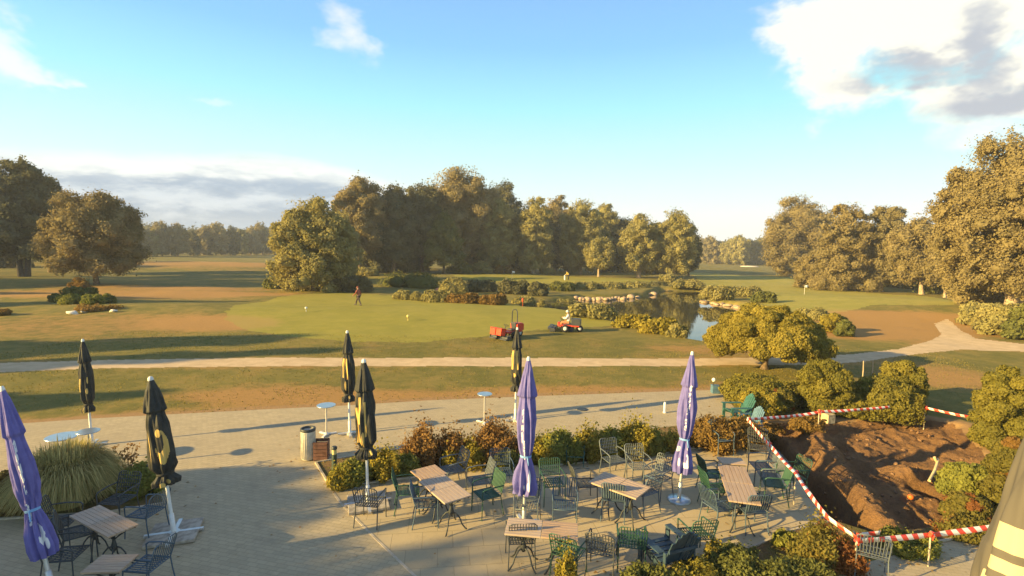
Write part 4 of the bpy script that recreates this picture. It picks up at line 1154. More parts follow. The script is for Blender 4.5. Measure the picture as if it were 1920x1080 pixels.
def make_table(label, cat='table'):
    o = thing('square_table', label, cat)
    top = MB()
    for i in range(7): top.box((0, -.285 + i * .095, .735), (.66, .088, .032))
    top.build('tabletop', M['wood'], o, .004)
    fr = MB()
    for s in (-1, 1):
        fr.box((0, s * .27, .705), (.60, .03, .025)); fr.box((s * .27, 0, .704), (.03, .57, .024))
    fr.tube([(0, 0, .30), (0, 0, .70)], .030, 10); fr.lathe([(.03, .28), (.055, .32), (.06, .38), (.04, .44), (.03, .50)], 12)
    fr.build('pedestal', M['iron'], o)
    for k in range(4):
        a = pi / 4 + k * pi / 2; l = MB(); c_, s_ = cos(a), sin(a)
        l.tube([(c_ * r_, s_ * r_, z) for r_, z in ((.03, .36), (.12, .33), (.20, .24), (.25, .12), (.33, .035), (.37, .02))], .016, 7)
        l.build('leg', M['iron'], o)
        l = MB(); l.tube([(c_ * r_, s_ * r_, z) for r_, z in ((.03, .50), (.10, .56), (.20, .62), (.27, .70))], .013, 6); l.build('bracket', M['iron'], o)
    return o


def dup(root, loc, rz, label, group=None, sc_=None):
    r = root.copy(); sc.collection.objects.link(r); r.location = [float(c) for c in loc]; r.rotation_euler = (0, 0, rz); r['label'] = label
    if group: r['group'] = group
    if sc_: r.scale = sc_
    for ch in list(root.children):
        c = ch.copy(); sc.collection.objects.link(c); c.parent = r
        for g_ in ch.children: d = g_.copy(); sc.collection.objects.link(d); d.parent = c
    return r


T0 = None
GT = 'square wooden terrace tables'


def table_at(label, x, y, a, sx=1.0, sy=1.0):
    global T0
    if T0 is None: T0 = make_table(label); T0['group'] = GT; T0.location = (x, y, .004); T0.rotation_euler = (0, 0, a); T0.scale = (sx, sy, 1); return T0
    return dup(T0, (x, y, .004), a, label, GT, (sx, sy, 1))


def pair(corners, labels, cross=False):
    w = [P(*c, .75)[:2] for c in corners]          # near-left, far-left, far-right, near-right
    u = ((w[3] - w[0]) + (w[2] - w[1])) / 2; v = ((w[1] - w[0]) + (w[2] - w[3])) / 2; c0 = sum(w) / 4
    L = np.linalg.norm(u); D = np.linalg.norm(v); a = atan2(u[1], u[0]); n = len(labels); uu = u / L
    for i, lb in enumerate(labels):
        c = c0 + uu * L * ((i + .5) / n - .5)
        if cross: table_at(lb, c[0], c[1], a + pi / 2, D / .66, (L / n - .01) / .66)
        else: table_at(lb, c[0], c[1], a, (L / n - .012) / .66, max(D, .5) / .66)


pair([(941, 998), (957, 973), (1088, 980), (1080, 1015)], ['wooden table at the foot of the centre purple parasol, left of the joined pair', 'wooden table at the foot of the centre purple parasol, right of the joined pair'])
pair([(1097, 900), (1139, 887), (1224, 914), (1190, 935)], ['wooden table in the middle group with bright front edge, left of its pair', 'wooden table in the middle group with bright front edge, right of its pair'])
pair([(1370, 943), (1346, 873), (1396, 873), (1424, 943)], ['x'], True) if False else None
w = [P(*c, .75)[:2] for c in ((1346, 873), (1396, 873), (1424, 943), (1370, 943))]
f0, f1 = (w[0] + w[1]) / 2, (w[2] + w[3]) / 2; a_ = atan2(*(f1 - f0)[::-1])
for i, lb in enumerate(['wooden table at the right by the tape, rear one of the joined pair', 'wooden table at the right by the tape, front one of the joined pair']):
    c = f0 + (f1 - f0) * (i * .5 + .25); table_at(lb, c[0], c[1], a_, np.linalg.norm(f1 - f0) / 2 / .66 - .015, .94)
pair([(793, 902), (838, 885), (886, 930), (833, 943)], ['x']) if False else None
w = [P(*c, .75)[:2] for c in ((762, 882), (812, 874), (886, 930), (833, 943))]
f0, f1 = (w[0] + w[1]) / 2, (w[2] + w[3]) / 2; a_ = atan2(*(f1 - f0)[::-1])
for i, lb in enumerate(['wooden table beside the low bed with a shadow across it, rear one of three', 'wooden table beside the low bed, middle one of three', 'wooden table beside the low bed, front one of three']):
    c = f0 + (f1 - f0) * (i / 3 + 1 / 6); nrm = np.array([-(f1 - f0)[1], (f1 - f0)[0]]); nrm /= np.linalg.norm(nrm)
    c = c - nrm * (-.07 if i == 0 else .0); table_at(lb, c[0], c[1], a_, np.linalg.norm(f1 - f0) / 3 / .66 - .015, .95)
w = [P(*c, .75)[:2] for c in ((136, 966), (180, 948), (253, 985), (210, 1006))]
f0, f1 = (w[0] + w[1]) / 2, (w[2] + w[3]) / 2; a_ = atan2(*(f1 - f0)[::-1])
for i, lb in enumerate(['greyish wooden table at the left by the ornamental grass, left of its pair', 'browner wooden table at the left, right of the greyish one']):
    c = f0 + (f1 - f0) * (i * .5 + .25); table_at(lb, c[0], c[1], a_, np.linalg.norm(f1 - f0) / 2 / .66 - .015, .72)
c = P(207, 1056, .75); table_at('wooden table cut by the bottom edge at the lower left, rear one', c[0], c[1], R(4), .86, .7)
c = P(197, 1100, .75); table_at('wooden table almost hidden below the bottom edge at the lower left', c[0], c[1], R(4), .86, .7)
c = P(1372, 864, .75); table_at('grey topped table behind the right hand wooden pair', c[0], c[1], R(-3), .9, .6)


def high_table(label, top, base, dia, hh=None, name='bistro_table', mat='steel_top', round_base=False):
    b = PG(*base); b[2] = .004; h = hh or toward(b, *top)[2]; o = thing(name, label, 'table', b)
    mb = MB(); mb.lathe([(dia / 2 - .01, h - .028), (dia / 2, h - .018), (dia / 2, h - .006), (dia / 2 - .008, h)], 40); mb.build('tabletop', M[mat], o)
    mb = MB(); mb.tube([(0, 0, .03), (0, 0, h - .02)], .026, 10); mb.build('pole', M['alu'], o)
    mb = MB()
    for k in range(3):
        a = k * 2 * pi / 3 + .5; mb.box((cos(a) * .15, sin(a) * .15, .022), (.30, .07, .03), a)
    mb.lathe([(.07, .0), (.07, .05), (.04, .07)], 14); mb.build('base', M['white'], o)
    return o


high_table('tall standing table with round blue grey top left of the rear black parasol', (610, 758), (612, 815), .56)
high_table('tall standing table with round blue grey top in the middle of the terrace', (909, 737), (908, 793), .50)
high_table('standing table with dull blue round top at the slim black parasol', (165, 818), (168, 880), .50, 1.0)
high_table('low round white topped table behind the ornamental grass', (119, 823), (119, 870), .72, .74)

# ------------------------------------------------------------------ chairs
M['iron_blue'] = plain('blue_grey_metal', (0.085, 0.125, 0.165), .5, .2, .4)
M['iron_green'] = plain('green_metal', (0.032, 0.090, 0.060), .5, .2, .4)
M['iron_grey'] = plain('dark_grey_metal', (0.075, 0.080, 0.080), .5, .2, .4)
M['iron_pale'] = plain('light_grey_metal', (0.135, 0.155, 0.165), .5, .2, .4)


def make_chair(mat, style):
    o = thing('metal_armchair', 'chair', 'chair'); m = M[mat]
    st = MB()
    for i in range(9): st.box((-.205 + i * .051, .0, .445), (.020 if style != 'solid' else .046, .44, .010))
    for i in range(5 if style == 'mesh' else 3): st.box((0, -.18 + i * (.09 if style == 'mesh' else .18), .4545), (.44, .012, .008))
    st.tube([(-.235, -.22, .445), (.235, -.22, .445), (.235, .22, .445), (-.235, .22, .445), (-.235, -.22, .445)], .011, 6)
    st.build('seat', m, o)
    bk = MB()
    def bp(x, t): return (x * (1 + .08 * t), -.22 - .13 * t, .45 + .44 * t)
    bk.tube([bp(-.235, 0), bp(-.235, .9), bp(-.19, 1.0), bp(0, 1.03), bp(.19, 1.0), bp(.235, .9), bp(.235, 0)], .012, 6)
    for i in range(9):
        x = -.19 + i * .0475; a, b = bp(x, .16), bp(x, 1.0)
        if style == 'solid': bk.tube([a, b], .021, 4)
        else: bk.tube([a, b], .0085, 4)
    for t in ((.16, .33, .5, .67, .84) if style == 'mesh' else (.16,)): bk.tube([bp(-.23, t), bp(.23, t)], .0085, 4)
    bk.build('backrest', m, o)
    for s in (-1, 1):
        ar = MB(); ar.tube([(s * .25, -.29, .67), (s * .265, -.05, .68), (s * .26, .19, .66), (s * .25, .23, .62)], .014, 6); ar.build('armrest', m, o)
        lg = MB(); lg.tube([(s * .25, .23, .64), (s * .245, .22, .44), (s * .25, .24, .0)], .012, 6); lg.build('leg', m, o)
        lg = MB(); lg.tube([(s * .235, -.22, .46), (s * .24, -.25, .25), (s * .25, -.30, .0)], .012, 6); lg.build('leg', m, o)
    return o


CH0 = {}
GC = 'metal terrace armchairs'


def chair(label, px, py, face, col='blue', style='mesh', tip=None):
    """px, py: ground pixel under the middle of the seat; face: world direction the sitter looks, degrees from +x"""
    k = (col, style); p = P(px, py, .004); rz = R(face - 90)
    if k not in CH0: o = CH0[k] = make_chair('iron_' + col, style); o['label'] = label; o['group'] = GC; o.location = p.tolist(); o.rotation_euler = (0, 0, rz)
    else: o = dup(CH0[k], p, rz, label, GC)
    if tip: o.rotation_euler = (R(tip), 0, rz); o.location.z += .0
    return o


chair('dark armchair seen from behind at the foot of the front black parasol', 695, 978, 84, 'grey', 'slat')
chair('green armchair at the rear left of the shadowed three table row', 765, 955, 12, 'green')
chair('blue grey armchair at the front left of the shadowed three table row', 800, 980, 10, 'blue')
chair('light grey armchair pushed in at the rear right of the three table row', 848, 912, -150, 'pale')
chair('pale backed armchair at the right of the three table row', 897, 935, -160, 'pale')
chair('bright green armchair at the front right of the three table row', 912, 962, -150, 'green', 'solid')
chair('grid backed dark armchair left of the centre parasol facing the camera', 940, 918, -80, 'blue')
chair('dark green armchair right of the centre parasol, turned to the bed', 1035, 940, -80, 'green')
chair('pale grid backed armchair just right of the centre parasol pole', 988, 985, -100, 'pale')
chair('blue armchair behind the right part of the centre joined tables', 1058, 985, -95, 'blue', 'slat')
chair('dark armchair seen from behind in front of the centre joined tables', 975, 1050, 96, 'grey')
chair('dark armchair by the yellow twigs in front of the centre tables', 1066, 1078, 62, 'green')
chair('dark armchair left of the middle table pair, turned right', 1095, 940, 10, 'grey')
chair('blue armchair in front of the middle table pair', 1150, 968, 75, 'blue', 'solid')
chair('pale armchair behind the middle table pair, left one', 1150, 893, -70, 'pale')
chair('pale armchair behind the middle table pair, centre one', 1196, 906, -80, 'pale')
chair('pale grid backed armchair at the right end of the middle table pair', 1232, 928, -140, 'pale')
chair('dark blue armchair pushed under the right end of middle pair', 1205, 955, 120, 'blue')
chair('tall green armchair at the rear left of the right hand table pair', 1335, 922, 5, 'green', 'solid')
chair('green armchair in middle of the left side of the right hand pair', 1340, 950, 5, 'green')
chair('blue slatted armchair at the front left of the right hand pair', 1345, 985, 20, 'blue', 'slat')
chair('blue armchair seen from behind at the head of the right hand pair', 1405, 990, 95, 'blue', 'solid')
chair('dark blue armchair at the rear right of the right hand pair', 1425, 905, 175, 'blue')
chair('bright green armchair at the front right of the right hand pair', 1448, 940, 165, 'green', 'solid')
chair('pale blue armchair between the green one and the tape', 1438, 922, 170, 'pale')
chair('dark armchair behind the right hand pair next to the tape', 1420, 868, -110, 'grey')
chair('green armchair almost under the tape above the trench', 1482, 925, 190, 'green')
chair('blue armchair between the brown hedge and grey topped table', 1352, 850, -80, 'blue', 'solid')
chair('dark mesh armchair at the bottom, leftmost of the row by the shrubs', 1128, 1072, 70, 'grey')
chair('dark mesh armchair at the bottom, second of the row by the shrubs', 1182, 1058, 80, 'green')
chair('green armchair right of the big dark garden chair', 1302, 1042, 100, 'green')
chair('dark armchair at the right end of the greyish left table pair', 275, 1000, 172, 'blue', 'slat')
chair('dark armchair half hidden behind the left table pair', 222, 975, -95, 'grey')
chair('grid backed armchair left of the greyish table, turned right', 118, 1018, 15, 'grey')
chair('dark armchair in front of the greyish table by the purple parasol', 152, 1040, 40, 'grey')
chair('grid backed armchair at the lower left below the leaning purple parasol', 128, 1085, 10, 'grey')
chair('dark armchair at the lower left right of the bottom table', 278, 1105, 175, 'blue', 'slat')
chair('blue grey slatted chair beside the lower tape corner', 1630, 1078, 60, 'pale', 'slat')


def adirondack(label, px, py, face, mat, s=1.0):
    o = thing('garden_chair', label, 'garden chair', P(px, py, .004), R(face - 90), 'wide slatted garden chairs'); o.scale = (s, s, s); m = M[mat]
    b = MB()
    for i in range(7):
        x = -.27 + i * .09; hh = 1.0 - .05 * abs(i - 3) ** 1.5; b.box((x * 1.0, -.30 - .17, .30 + hh * .35), (.080, .022, hh * .78), 0, R(24))
    b.box((0, -.52, .62), (.62, .02, .06)); b.build('backrest', m, o, .004)
    st = MB()
    for i in range(5): st.box((0, -.22 + i * .11, .30 + .018 * i), (.56, .10, .022))
    st.build('seat', m, o, .004)
    for s_ in (-1, 1):
        a = MB(); a.box((s_ * .36, -.02, .56), (.14, .74, .024)); a.build('armrest', m, o, .004)
        a = MB(); a.box((s_ * .31, .28, .28), (.03, .11, .55)); a.build('leg', m, o, .004)
        a = MB(); a.box((s_ * .275, -.12, .22), (.03, .92, .12), 0, R(14)); a.build('leg', m, o, .004)
        a = MB(); a.box((s_ * .315, -.42, .40), (.03, .07, .33)); a.build('back_support', m, o, .004)
    return o


M['teal'] = plain('teal_paint', (0.042, 0.125, 0.108), .5); M['navy'] = plain('dark_navy_paint', (0.040, 0.070, 0.095), .5)
M['bluep'] = plain('blue_paint', (0.09, 0.17, 0.24), .55)
adirondack('big dark blue garden chair with slatted fan back at the bottom', 1243, 1062, 112, 'navy', 1.0)
adirondack('teal garden chair at the terrace end under the clipped shrubs', 1378, 788, 185, 'teal', .95)
adirondack('blue garden chair half hidden by the shrubs behind the barrier post', 1405, 802, 200, 'bluep', .7)


def bench():
    o = thing('garden_bench', 'small green bench standing in the middle bed among the shrubs', 'bench', P(1078, 872, .01), R(-6)); o.scale = (.66, .66, .62); m = M['teal']
    b = MB(); [b.box((0, -.12 + i * .12, .42), (.72, .10, .03)) for i in range(3)]; b.build('seat', m, o, .004)
    b = MB(); b.box((0, .22, .58), (.70, .025, .08)); b.box((0, .23, .72), (.70, .025, .08)); b.build('backrest', m, o, .004)
    for s in (-1, 1):
        l = MB(); l.tube([(s * .34, -.16, 0), (s * .34, -.15, .42), (s * .37, -.12, .62), (s * .36, .1, .63)], .018, 6); l.build('armrest', m, o)
        l = MB(); l.tube([(s * .34, .18, 0), (s * .34, .2, .42), (s * .38, .26, .80)], .018, 6); l.build('leg', m, o)


bench()

# ------------------------------------------------------------------ bin, lamps, small things
def bin_():
    b = PG(578, 861); o = thing('litter_bin', 'round cream metal litter bin with dark rim at the tip of the bed', 'litter bin', b, .2)
    mb = MB(); mb.lathe([(.17, .03), (.175, .05), (.185, .40), (.19, .80), (.185, .82)], 28); mb.build('body', plain('cream_metal', (.62, .56, .43), .5, .1, .4), o)
    mb = MB(); mb.lathe([(.195, .80), (.20, .83), (.195, .87), (.15, .875), (.145, .82)], 28, cap=False); mb.lathe([(.145, .80), (.14, .815)], 20); mb.build('rim', M['iron'], o)
    mb = MB(); [mb.box((.187 * cos(a), .187 * sin(a), .42), (.012, .012, .72), a) for a in np.linspace(0, 2 * pi, 24, endpoint=False)]; mb.build('ribs', plain('cream_ribs', (.56, .50, .38), .5), o)
    b = PG(603, 860); o = thing('wooden_crate', 'reddish brown slatted wooden box next to the cream litter bin', 'box', b, .15)
    mw = plain('red_brown_wood', (.20, .095, .06), .7, var=.2)
    mb = MB(); [mb.box((0, s * .16, .07 + i * .10), (.36, .02, .085)) for i in range(5) for s in (-1, 1)]; [mb.box((s * .18, 0, .07 + i * .10), (.02, .30, .085)) for i in range(5) for s in (-1, 1)]; mb.build('side_boards', mw, o, .003)
    mb = MB(); [mb.box((a * .165, c * .145, .25), (.03, .03, .50)) for a in (-1, 1) for c in (-1, 1)]; mb.build('posts', mw, o); mb = MB(); mb.box((0, 0, .03), (.34, .30, .02)); mb.build('bottom', mw, o)


bin_()


def bollard(label, base, top, s=1.0):
    b = PG(*base); h = toward(b, *top)[2]; o = thing('bollard_lamp', label, 'lamp', b)
    mb = MB(); mb.lathe([(.075, 0), (.065, .03), (.06, h * .74)], 20); mb.build('post', plain('green_grey_metal', (.06, .085, .065), .5, .2), o)
    mb = MB(); mb.lathe([(.056, h * .745), (.058, h * .90)], 20); mb.build('lens', plain('yellowish_lens', (.62, .52, .22), .3), o)
    mb = MB(); mb.lathe([(.07, h * .905), (.072, h * .97), (.05, h)], 20); mb.build('cap', M['iron'], o)


bollard('bollard lamp with yellow lens in the left tip of the middle bed', (627, 893), (626, 835))
bollard('dark bollard lamp behind the leaning black parasol at the left', (283, 925), (278, 868))


def globe_lamp():
    b = PG(1337, 738); o = thing('globe_lamp', 'short lamp with white globe on a blue box at the end of the terrace', 'lamp', b)
    mb = MB(); mb.box((.12, .1, .17), (.30, .26, .34)); mb.build('box', M['bluep'], o, .01)
    mb = MB(); mb.tube([(0, 0, 0), (0, 0, .52)], .02, 8); mb.build('post', M['iron'], o)
    mb = MB(); mb.lathe([(.001, .50), (.05, .51), (.075, .56), (.078, .60), (.05, .65), (.001, .67)], 16, cap=False); mb.build('globe', plain('white_glass', (.8, .76, .66), .3), o)


globe_lamp()
b = PG(1246, 774); mb = MB(); mb.lathe([(.06, 0), (.06, .02), (.045, .06), (.05, .30), (.04, .38), (.015, .40)], 12)
o = mb.build('marker_bottle', M['white']); o.location = b.tolist(); tag(o, 'small white upright marker alone on the paving near the right parasol', 'marker')
b = PG(1092, 768); mb = MB(); mb.lathe([(.20, 0), (.20, .012), (.16, .014)], 28); o = mb.build('drain_cover', M['iron']); o.location = (b[0], b[1], .004); tag(o, 'dark round drain cover in the rear paving', 'drain cover')  # dark disc painted in as the shadow of the tall table top
# tall wooden stakes by the clipped shrubs
for px, py, t, lb in ((1617, 712, 676, 'thin pale stake between the ball shrub and the top shrub, left one'), (1635, 705, 676, 'thin pale stake between the ball shrub and top shrub, right one')):
    b = PG(px, py); h = toward(b, px, t)[2] - b[2]; mb = MB(); mb.tube([(0, 0, 0), (.01, 0, h * .5), (-.01, 0, h)], [.03, .026, .022], 7); o = mb.build('wooden_stake', plain('weathered_wood', (.45, .34, .22), .9)); o.location = b.tolist(); tag(o, lb, 'stake')

# yellow bent pipe, orange ball, stones in the pit
c0 = PG(1738, 902); pts = [PG(1742, 903) + [0, 0, .02], PG(1752, 892) + [0, 0, .16], PG(1757, 880) + [0, 0, .30], toward(PG(1757, 885), 1757, 868), toward(PG(1755, 885), 1752, 857)]
mb = MB(); mb.tube([tuple(np.array(p) - pts[0]) for p in pts], .035, 10); o = mb.build('bent_pipe', plain('yellow_plastic', (.78, .58, .28), .5)); o.location = pts[0].tolist(); tag(o, 'bent pale yellow pipe sticking out of the dug earth', 'pipe')
iv, jf = ICO
b = PG(1707, 937); o = link('ball', mesh_np('ball', iv * .07, jf, plain('orange_plastic', (.75, .16, .03), .4), None, True)); o.location = (b + [0, 0, .07]).tolist(); tag(o, 'small orange ball lying on the dug earth', 'ball')
b = PG(1425, 842); o = link('flower_pot', mesh_np('flower_pot', rock_mesh(4, None).vertices and iv * np.array([.2, .2, .16]) * (1 + .2 * np.sin(iv[:, :1] * 4)), jf, plain('terracotta', (.62, .26, .13), .8), None, True)); o.location = (b + [0, 0, .12]).tolist(); tag(o, 'rounded terracotta pot at the bed corner below the barrier post', 'flower pot')
M['clod'] = plain('earth_clod', (0.24, 0.135, 0.07), .95, var=.3, scale=5)
RC = [rock_mesh(20 + i, M['clod']) for i in range(3)]
random.seed(3); cl = 0
while cl < 110:
    px, py = random.uniform(1440, 1845), random.uniform(785, 990); q = P(px, py)
    if not inside(np.array([q[0]]), np.array([q[1]]), PIT)[0]: continue
    p = PG(px, py); s = random.choice((.02, .025, .03, .045, .07)); o = link('earth_clod', RC[cl % 3]); o.scale = (s, s, s); o.location = (p + [0, 0, s * .3]).tolist(); o.rotation_euler = (random.random() * 3, 0, random.random() * 6)
    tag(o, 'loose lump of brown earth lying in the dug ground', 'earth lump', 'loose earth lumps in the dug ground'); cl += 1
b = PG(1552, 793); mb = MB(); mb.box((0, 0, .17), (.34, .30, .34), .3); o = mb.build('stone_block', plain('pale_stone_block', (.50, .40, .24), .9, var=.25), None, .02); o.location = b.tolist(); tag(o, 'pale square stone block at the back of the pit under the tape', 'stone block')


# ------------------------------------------------------------------ barrier tape
def m_tape():
    m, t, o = newmat('red_white_tape'); u = attr(t, 'along')
    f = E_.m('FRACT', u * 3.6); s = E_.m('GREATER_THAN', f, .5)
    principled(t, o, mixc(s, (0.80, 0.075, 0.035), (0.82, 0.78, 0.70)), .45, 0, .4); return m


M['tape'] = m_tape()


def tape(label, pts, sag=.05, w=.075, twist=.6, seed=0, double=False):
    g = random.Random(seed); P_ = [Vector(p) for p in pts]; V = []; A = []; acc = 0; prev = None; ph = g.random() * .6
    for i in range(len(P_) - 1):
        L = (P_[i + 1] - P_[i]).length; n = max(8, int(L / .05))
        for k in range(n + (i == len(P_) - 2)):
            t = k / n; p = P_[i].lerp(P_[i + 1], t); p.z -= sag * L * .25 * 4 * t * (1 - t)
            if prev is not None: acc += (p - prev).length
            prev = p.copy(); d = (P_[i + 1] - P_[i]).normalized(); up = Vector((0, 0, 1)); side = d.cross(up).normalized()
            a = ph + twist * sin(acc * 1.3 + ph) + .25 * sin(acc * 4.1); vd = Vector((p.x, p.y, p.z - CH)).normalized(); fc = d.cross(vd).normalized(); nrm = fc * cos(a) + d.cross(fc) * sin(a)
            V += [p - nrm * w / 2, p + nrm * w / 2]; A += [acc - .03, acc + .03]
    V = np.array([tuple(v) for v in V]); n = len(V) // 2; Fq = np.array([[2 * i, 2 * i + 1, 2 * i + 3, 2 * i + 2] for i in range(n - 1)])
    o = link('barrier_tape', mesh_np('barrier_tape', V, Fq, M['tape'], {'along': ('POINT', np.array(A))})); sm = o.modifiers.new('thickness', 'SOLIDIFY'); sm.thickness = .002
    return tag(o, label, 'barrier tape', 'red and white barrier tapes round the pit')


def tp(px, py, z): return tuple(P(px, py, z))


tape('red and white barrier tape running from the corner post down past the dining chairs', [tp(1403, 787, .95), tp(1443, 834, .95), tp(1492, 887, .95), tp(1550, 969, .95), tp(1606, 1008, .80)], .05, .082, .75, 1)
tape('red and white barrier tape crossing in front at the lower side of the pit', [tp(1606, 1014, .76), tp(1745, 1003, .60), tp(1875, 986, .62), tp(1990, 965, .65)], .02, .10, .12, 5)
tape('short doubled end of red and white tape at the lower corner', [tp(1606, 1004, .66), tp(1650, 999, .66)], .0, .09, .1, 5)
tape('red and white barrier tape along the back of the pit before the clipped shrubs', [tp(1403, 786, .9), tp(1505, 778, .7), tp(1540, 772, .75), tp(1612, 768, .7), tp(1668, 763, .7)], .02, .09, .25, 3)
tape('short red and white tape right of the clipped shrubs at the back', [tp(1732, 764, .6), tp(1800, 779, .55), tp(1830, 783, .5)], .02, .09, .25, 4)
mst = plain('pale_wood_stake', (.55, .45, .31), .8)
for px, py, z, lb in ((1403, 787, .9, 'barrier post with pale tape knot at the rear corner of the pit'), (1443, 834, .85, 'second barrier post down the tape toward the chairs'), (1492, 887, .82, 'third barrier post with tangled tape near the chairs'),
                      (1606, 1012, .72, 'barrier post where the two tapes meet at the lower corner'), (1745, 1003, .68, 'pale barrier post in the middle of the front tape'), (1536, 772, .85, 'thin post at the back of the pit holding the rear tape'), (1735, 764, .65, 'short post at right end of the rear tape')):
    q = P(px, py, z - .06); mb = MB(); g_ = float(H(q[0], q[1])); mb.tube([(0, 0, g_ - .1), (0, 0, z + .02)], .016, 7); o = thing('barrier_post', lb, 'post', (q[0], q[1], 0)); mb.build('stake', mst, o)
    k = MB(); k.box((0, -.01, z - .04), (.07, .06, .11), .4, .3); k.box((.03, -.03, z - .10), (.05, .02, .10), .9, .2); k.build('tape_knot', M['white'] if px == 1403 else M['tape'], o, .01)

# ------------------------------------------------------------------ people
M['skin'] = plain('skin', (.45, .27, .18), .6)


def skinned(name, joints, edges, mat, parent, lv=2):
    me = bpy.data.meshes.new(name); ks = list(joints); me.from_pydata([joints[k][0] for k in ks], [(ks.index(a), ks.index(b)) for a, b in edges], [])
    o = link(name, me, parent); me.materials.append(mat)
    o.modifiers.new('skin', 'SKIN')
    if not me.skin_vertices: me.attributes.new
    sv = me.skin_vertices[0].data if me.skin_vertices else None
    if sv is None: return o
    for i, k in enumerate(ks): r = joints[k][1]; sv[i].radius = (r, r) if not isinstance(r, tuple) else r; sv[i].use_root = (i == 0)
    s = o.modifiers.new('sub', 'SUBSURF'); s.levels = 1; s.render_levels = lv
    for p in me.polygons: p.use_smooth = True
    return o


def person(label, loc, rz, J, shirt, trousers, cap, s=1.0, group=None):
    """J: joint name -> (x, y, z) facing +y"""
    o = thing('person', label, 'person', loc, rz); o.scale = (s, s, s)
    j = lambda k, r: (J[k], r)
    body = {'hip': j('hip', (.15, .11)), 'waist': j('waist', (.13, .10)), 'chest': j('chest', (.17, .12)), 'neck': j('neck', .06), 'head0': j('head0', .085), 'head': j('head', .10), 'crown': j('crown', .07)}
    ed = [('hip', 'waist'), ('waist', 'chest'), ('chest', 'neck'), ('neck', 'head0'), ('head0', 'head'), ('head', 'crown')]
    for sd in 'lr':
        for a, r in (('sh', .07), ('el', .045), ('wr', .032), ('ha', .04), ('th', .10), ('kn', .062), ('an', .042), ('to', .04)): body[a + sd] = j(a + sd, r)
        ed += [('chest', 'sh' + sd), ('sh' + sd, 'el' + sd), ('el' + sd, 'wr' + sd), ('wr' + sd, 'ha' + sd), ('hip', 'th' + sd), ('th' + sd, 'kn' + sd), ('kn' + sd, 'an' + sd), ('an' + sd, 'to' + sd)]
    skinned('body', body, ed, M['skin'], o)
    sh = {'waist': j('waist', (.155, .125)), 'hip': j('hip', (.165, .125)), 'chest': j('chest', (.195, .14)), 'neck': j('neck', .075)}
    es = [('waist', 'hip'), ('waist', 'chest'), ('chest', 'neck')]
    for sd in 'lr':
        for a, r in (('sh', .088), ('el', .062), ('wr', .045)): sh[a + sd] = j(a + sd, r)
        es += [('chest', 'sh' + sd), ('sh' + sd, 'el' + sd), ('el' + sd, 'wr' + sd)]
    skinned('jacket', sh, es, shirt, o)
    tr = {'hip': j('hip', (.168, .13))}; et = []
    for sd in 'lr':
        for a, r in (('th', .115), ('kn', .08), ('an', .062)): tr[a + sd] = j(a + sd, r)
        et += [('hip', 'th' + sd), ('th' + sd, 'kn' + sd), ('kn' + sd, 'an' + sd)]
    skinned('trousers', tr, et, trousers, o)
    hd = Vector(J['head']); mb = MB(); mb.lathe([(.108, -.0), (.112, .03), (.09, .09), (.04, .125), (.001, .13)], 14, (hd.x, hd.y, hd.z + .01), cap=False); mb.build('cap', cap, o)
    for sd in 'lr':
        a, t = Vector(J['an' + sd]), Vector(J['to' + sd]); mb = MB(); m_ = (a + t) / 2; mb.lathe([(.001, -.15), (.04, -.13), (.05, 0), (.045, .10), (.001, .14)], 10, (m_.x, m_.y, max(m_.z, .045)), 'y', cap=False); mb.build('shoe', M['iron'], o)
    return o


def J_stand(stride=0.0, bend=0.0):
    J = {'hip': (0, 0, .92), 'waist': (0, .02 + bend * .1, 1.08), 'chest': (0, .03 + bend * .25, 1.36 - bend * .1), 'neck': (0, .04 + bend * .36, 1.50 - bend * .15), 'head0': (0, .06 + bend * .42, 1.58 - bend * .17), 'head': (0, .08 + bend * .46, 1.65 - bend * .2), 'crown': (0, .07 + bend * .48, 1.73 - bend * .22)}
    for s, sd in ((-1, 'l'), (1, 'r')):
        k = s * stride
        J['sh' + sd] = (s * .19, .03 + bend * .27, 1.42 - bend * .12); J['el' + sd] = (s * .25, .02 - k * .12 + bend * .35, 1.14 - bend * .1); J['wr' + sd] = (s * .24, .14 - k * .25 + bend * .5, .93); J['ha' + sd] = (s * .23, .17 - k * .28 + bend * .55, .86)
        J['th' + sd] = (s * .10, .0 + k * .04, .86); J['kn' + sd] = (s * .11, .05 + k * .20, .48); J['an' + sd] = (s * .11, k * .34, .09 if k >= 0 else .13); J['to' + sd] = (s * .12, k * .34 + .14, .045)
    return J


def J_sit():
    J = {'hip': (0, -.05, .60), 'waist': (0, -.08, .76), 'chest': (0, -.04, 1.02), 'neck': (0, -.01, 1.17), 'head0': (0, .01, 1.24), 'head': (0, .04, 1.31), 'crown': (0, .03, 1.40)}
    for s, sd in ((-1, 'l'), (1, 'r')):
        J['sh' + sd] = (s * .19, -.03, 1.09); J['el' + sd] = (s * .25, .12, .86); J['wr' + sd] = (s * .16, .34, .92); J['ha' + sd] = (s * .14, .42, .94)
        J['th' + sd] = (s * .11, .03, .58); J['kn' + sd] = (s * .15, .42, .58); J['an' + sd] = (s * .14, .50, .22); J['to' + sd] = (s * .14, .63, .18)
    return J


mred = plain('dark_red_jacket', (.30, .085, .055), .8); mdk = plain('dark_trousers', (.08, .055, .05), .8); mwh = plain('white_shirt', (.80, .76, .68), .7); mor = plain('orange_trousers', (.62, .22, .10), .8)
myel = plain('yellow_top', (.75, .50, .08), .7); mblk = plain('black_cloth', (.03, .03, .03), .8)
person('person in a dark red jacket walking across the putting green', PG(672, 573), R(75), J_stand(1.0), mred, mdk, mred, 1.0)
person('golfer in yellow and black bending on the far green', PG(1066, 525), R(60), J_stand(.3, .8), myel, mblk, mblk, 1.05)


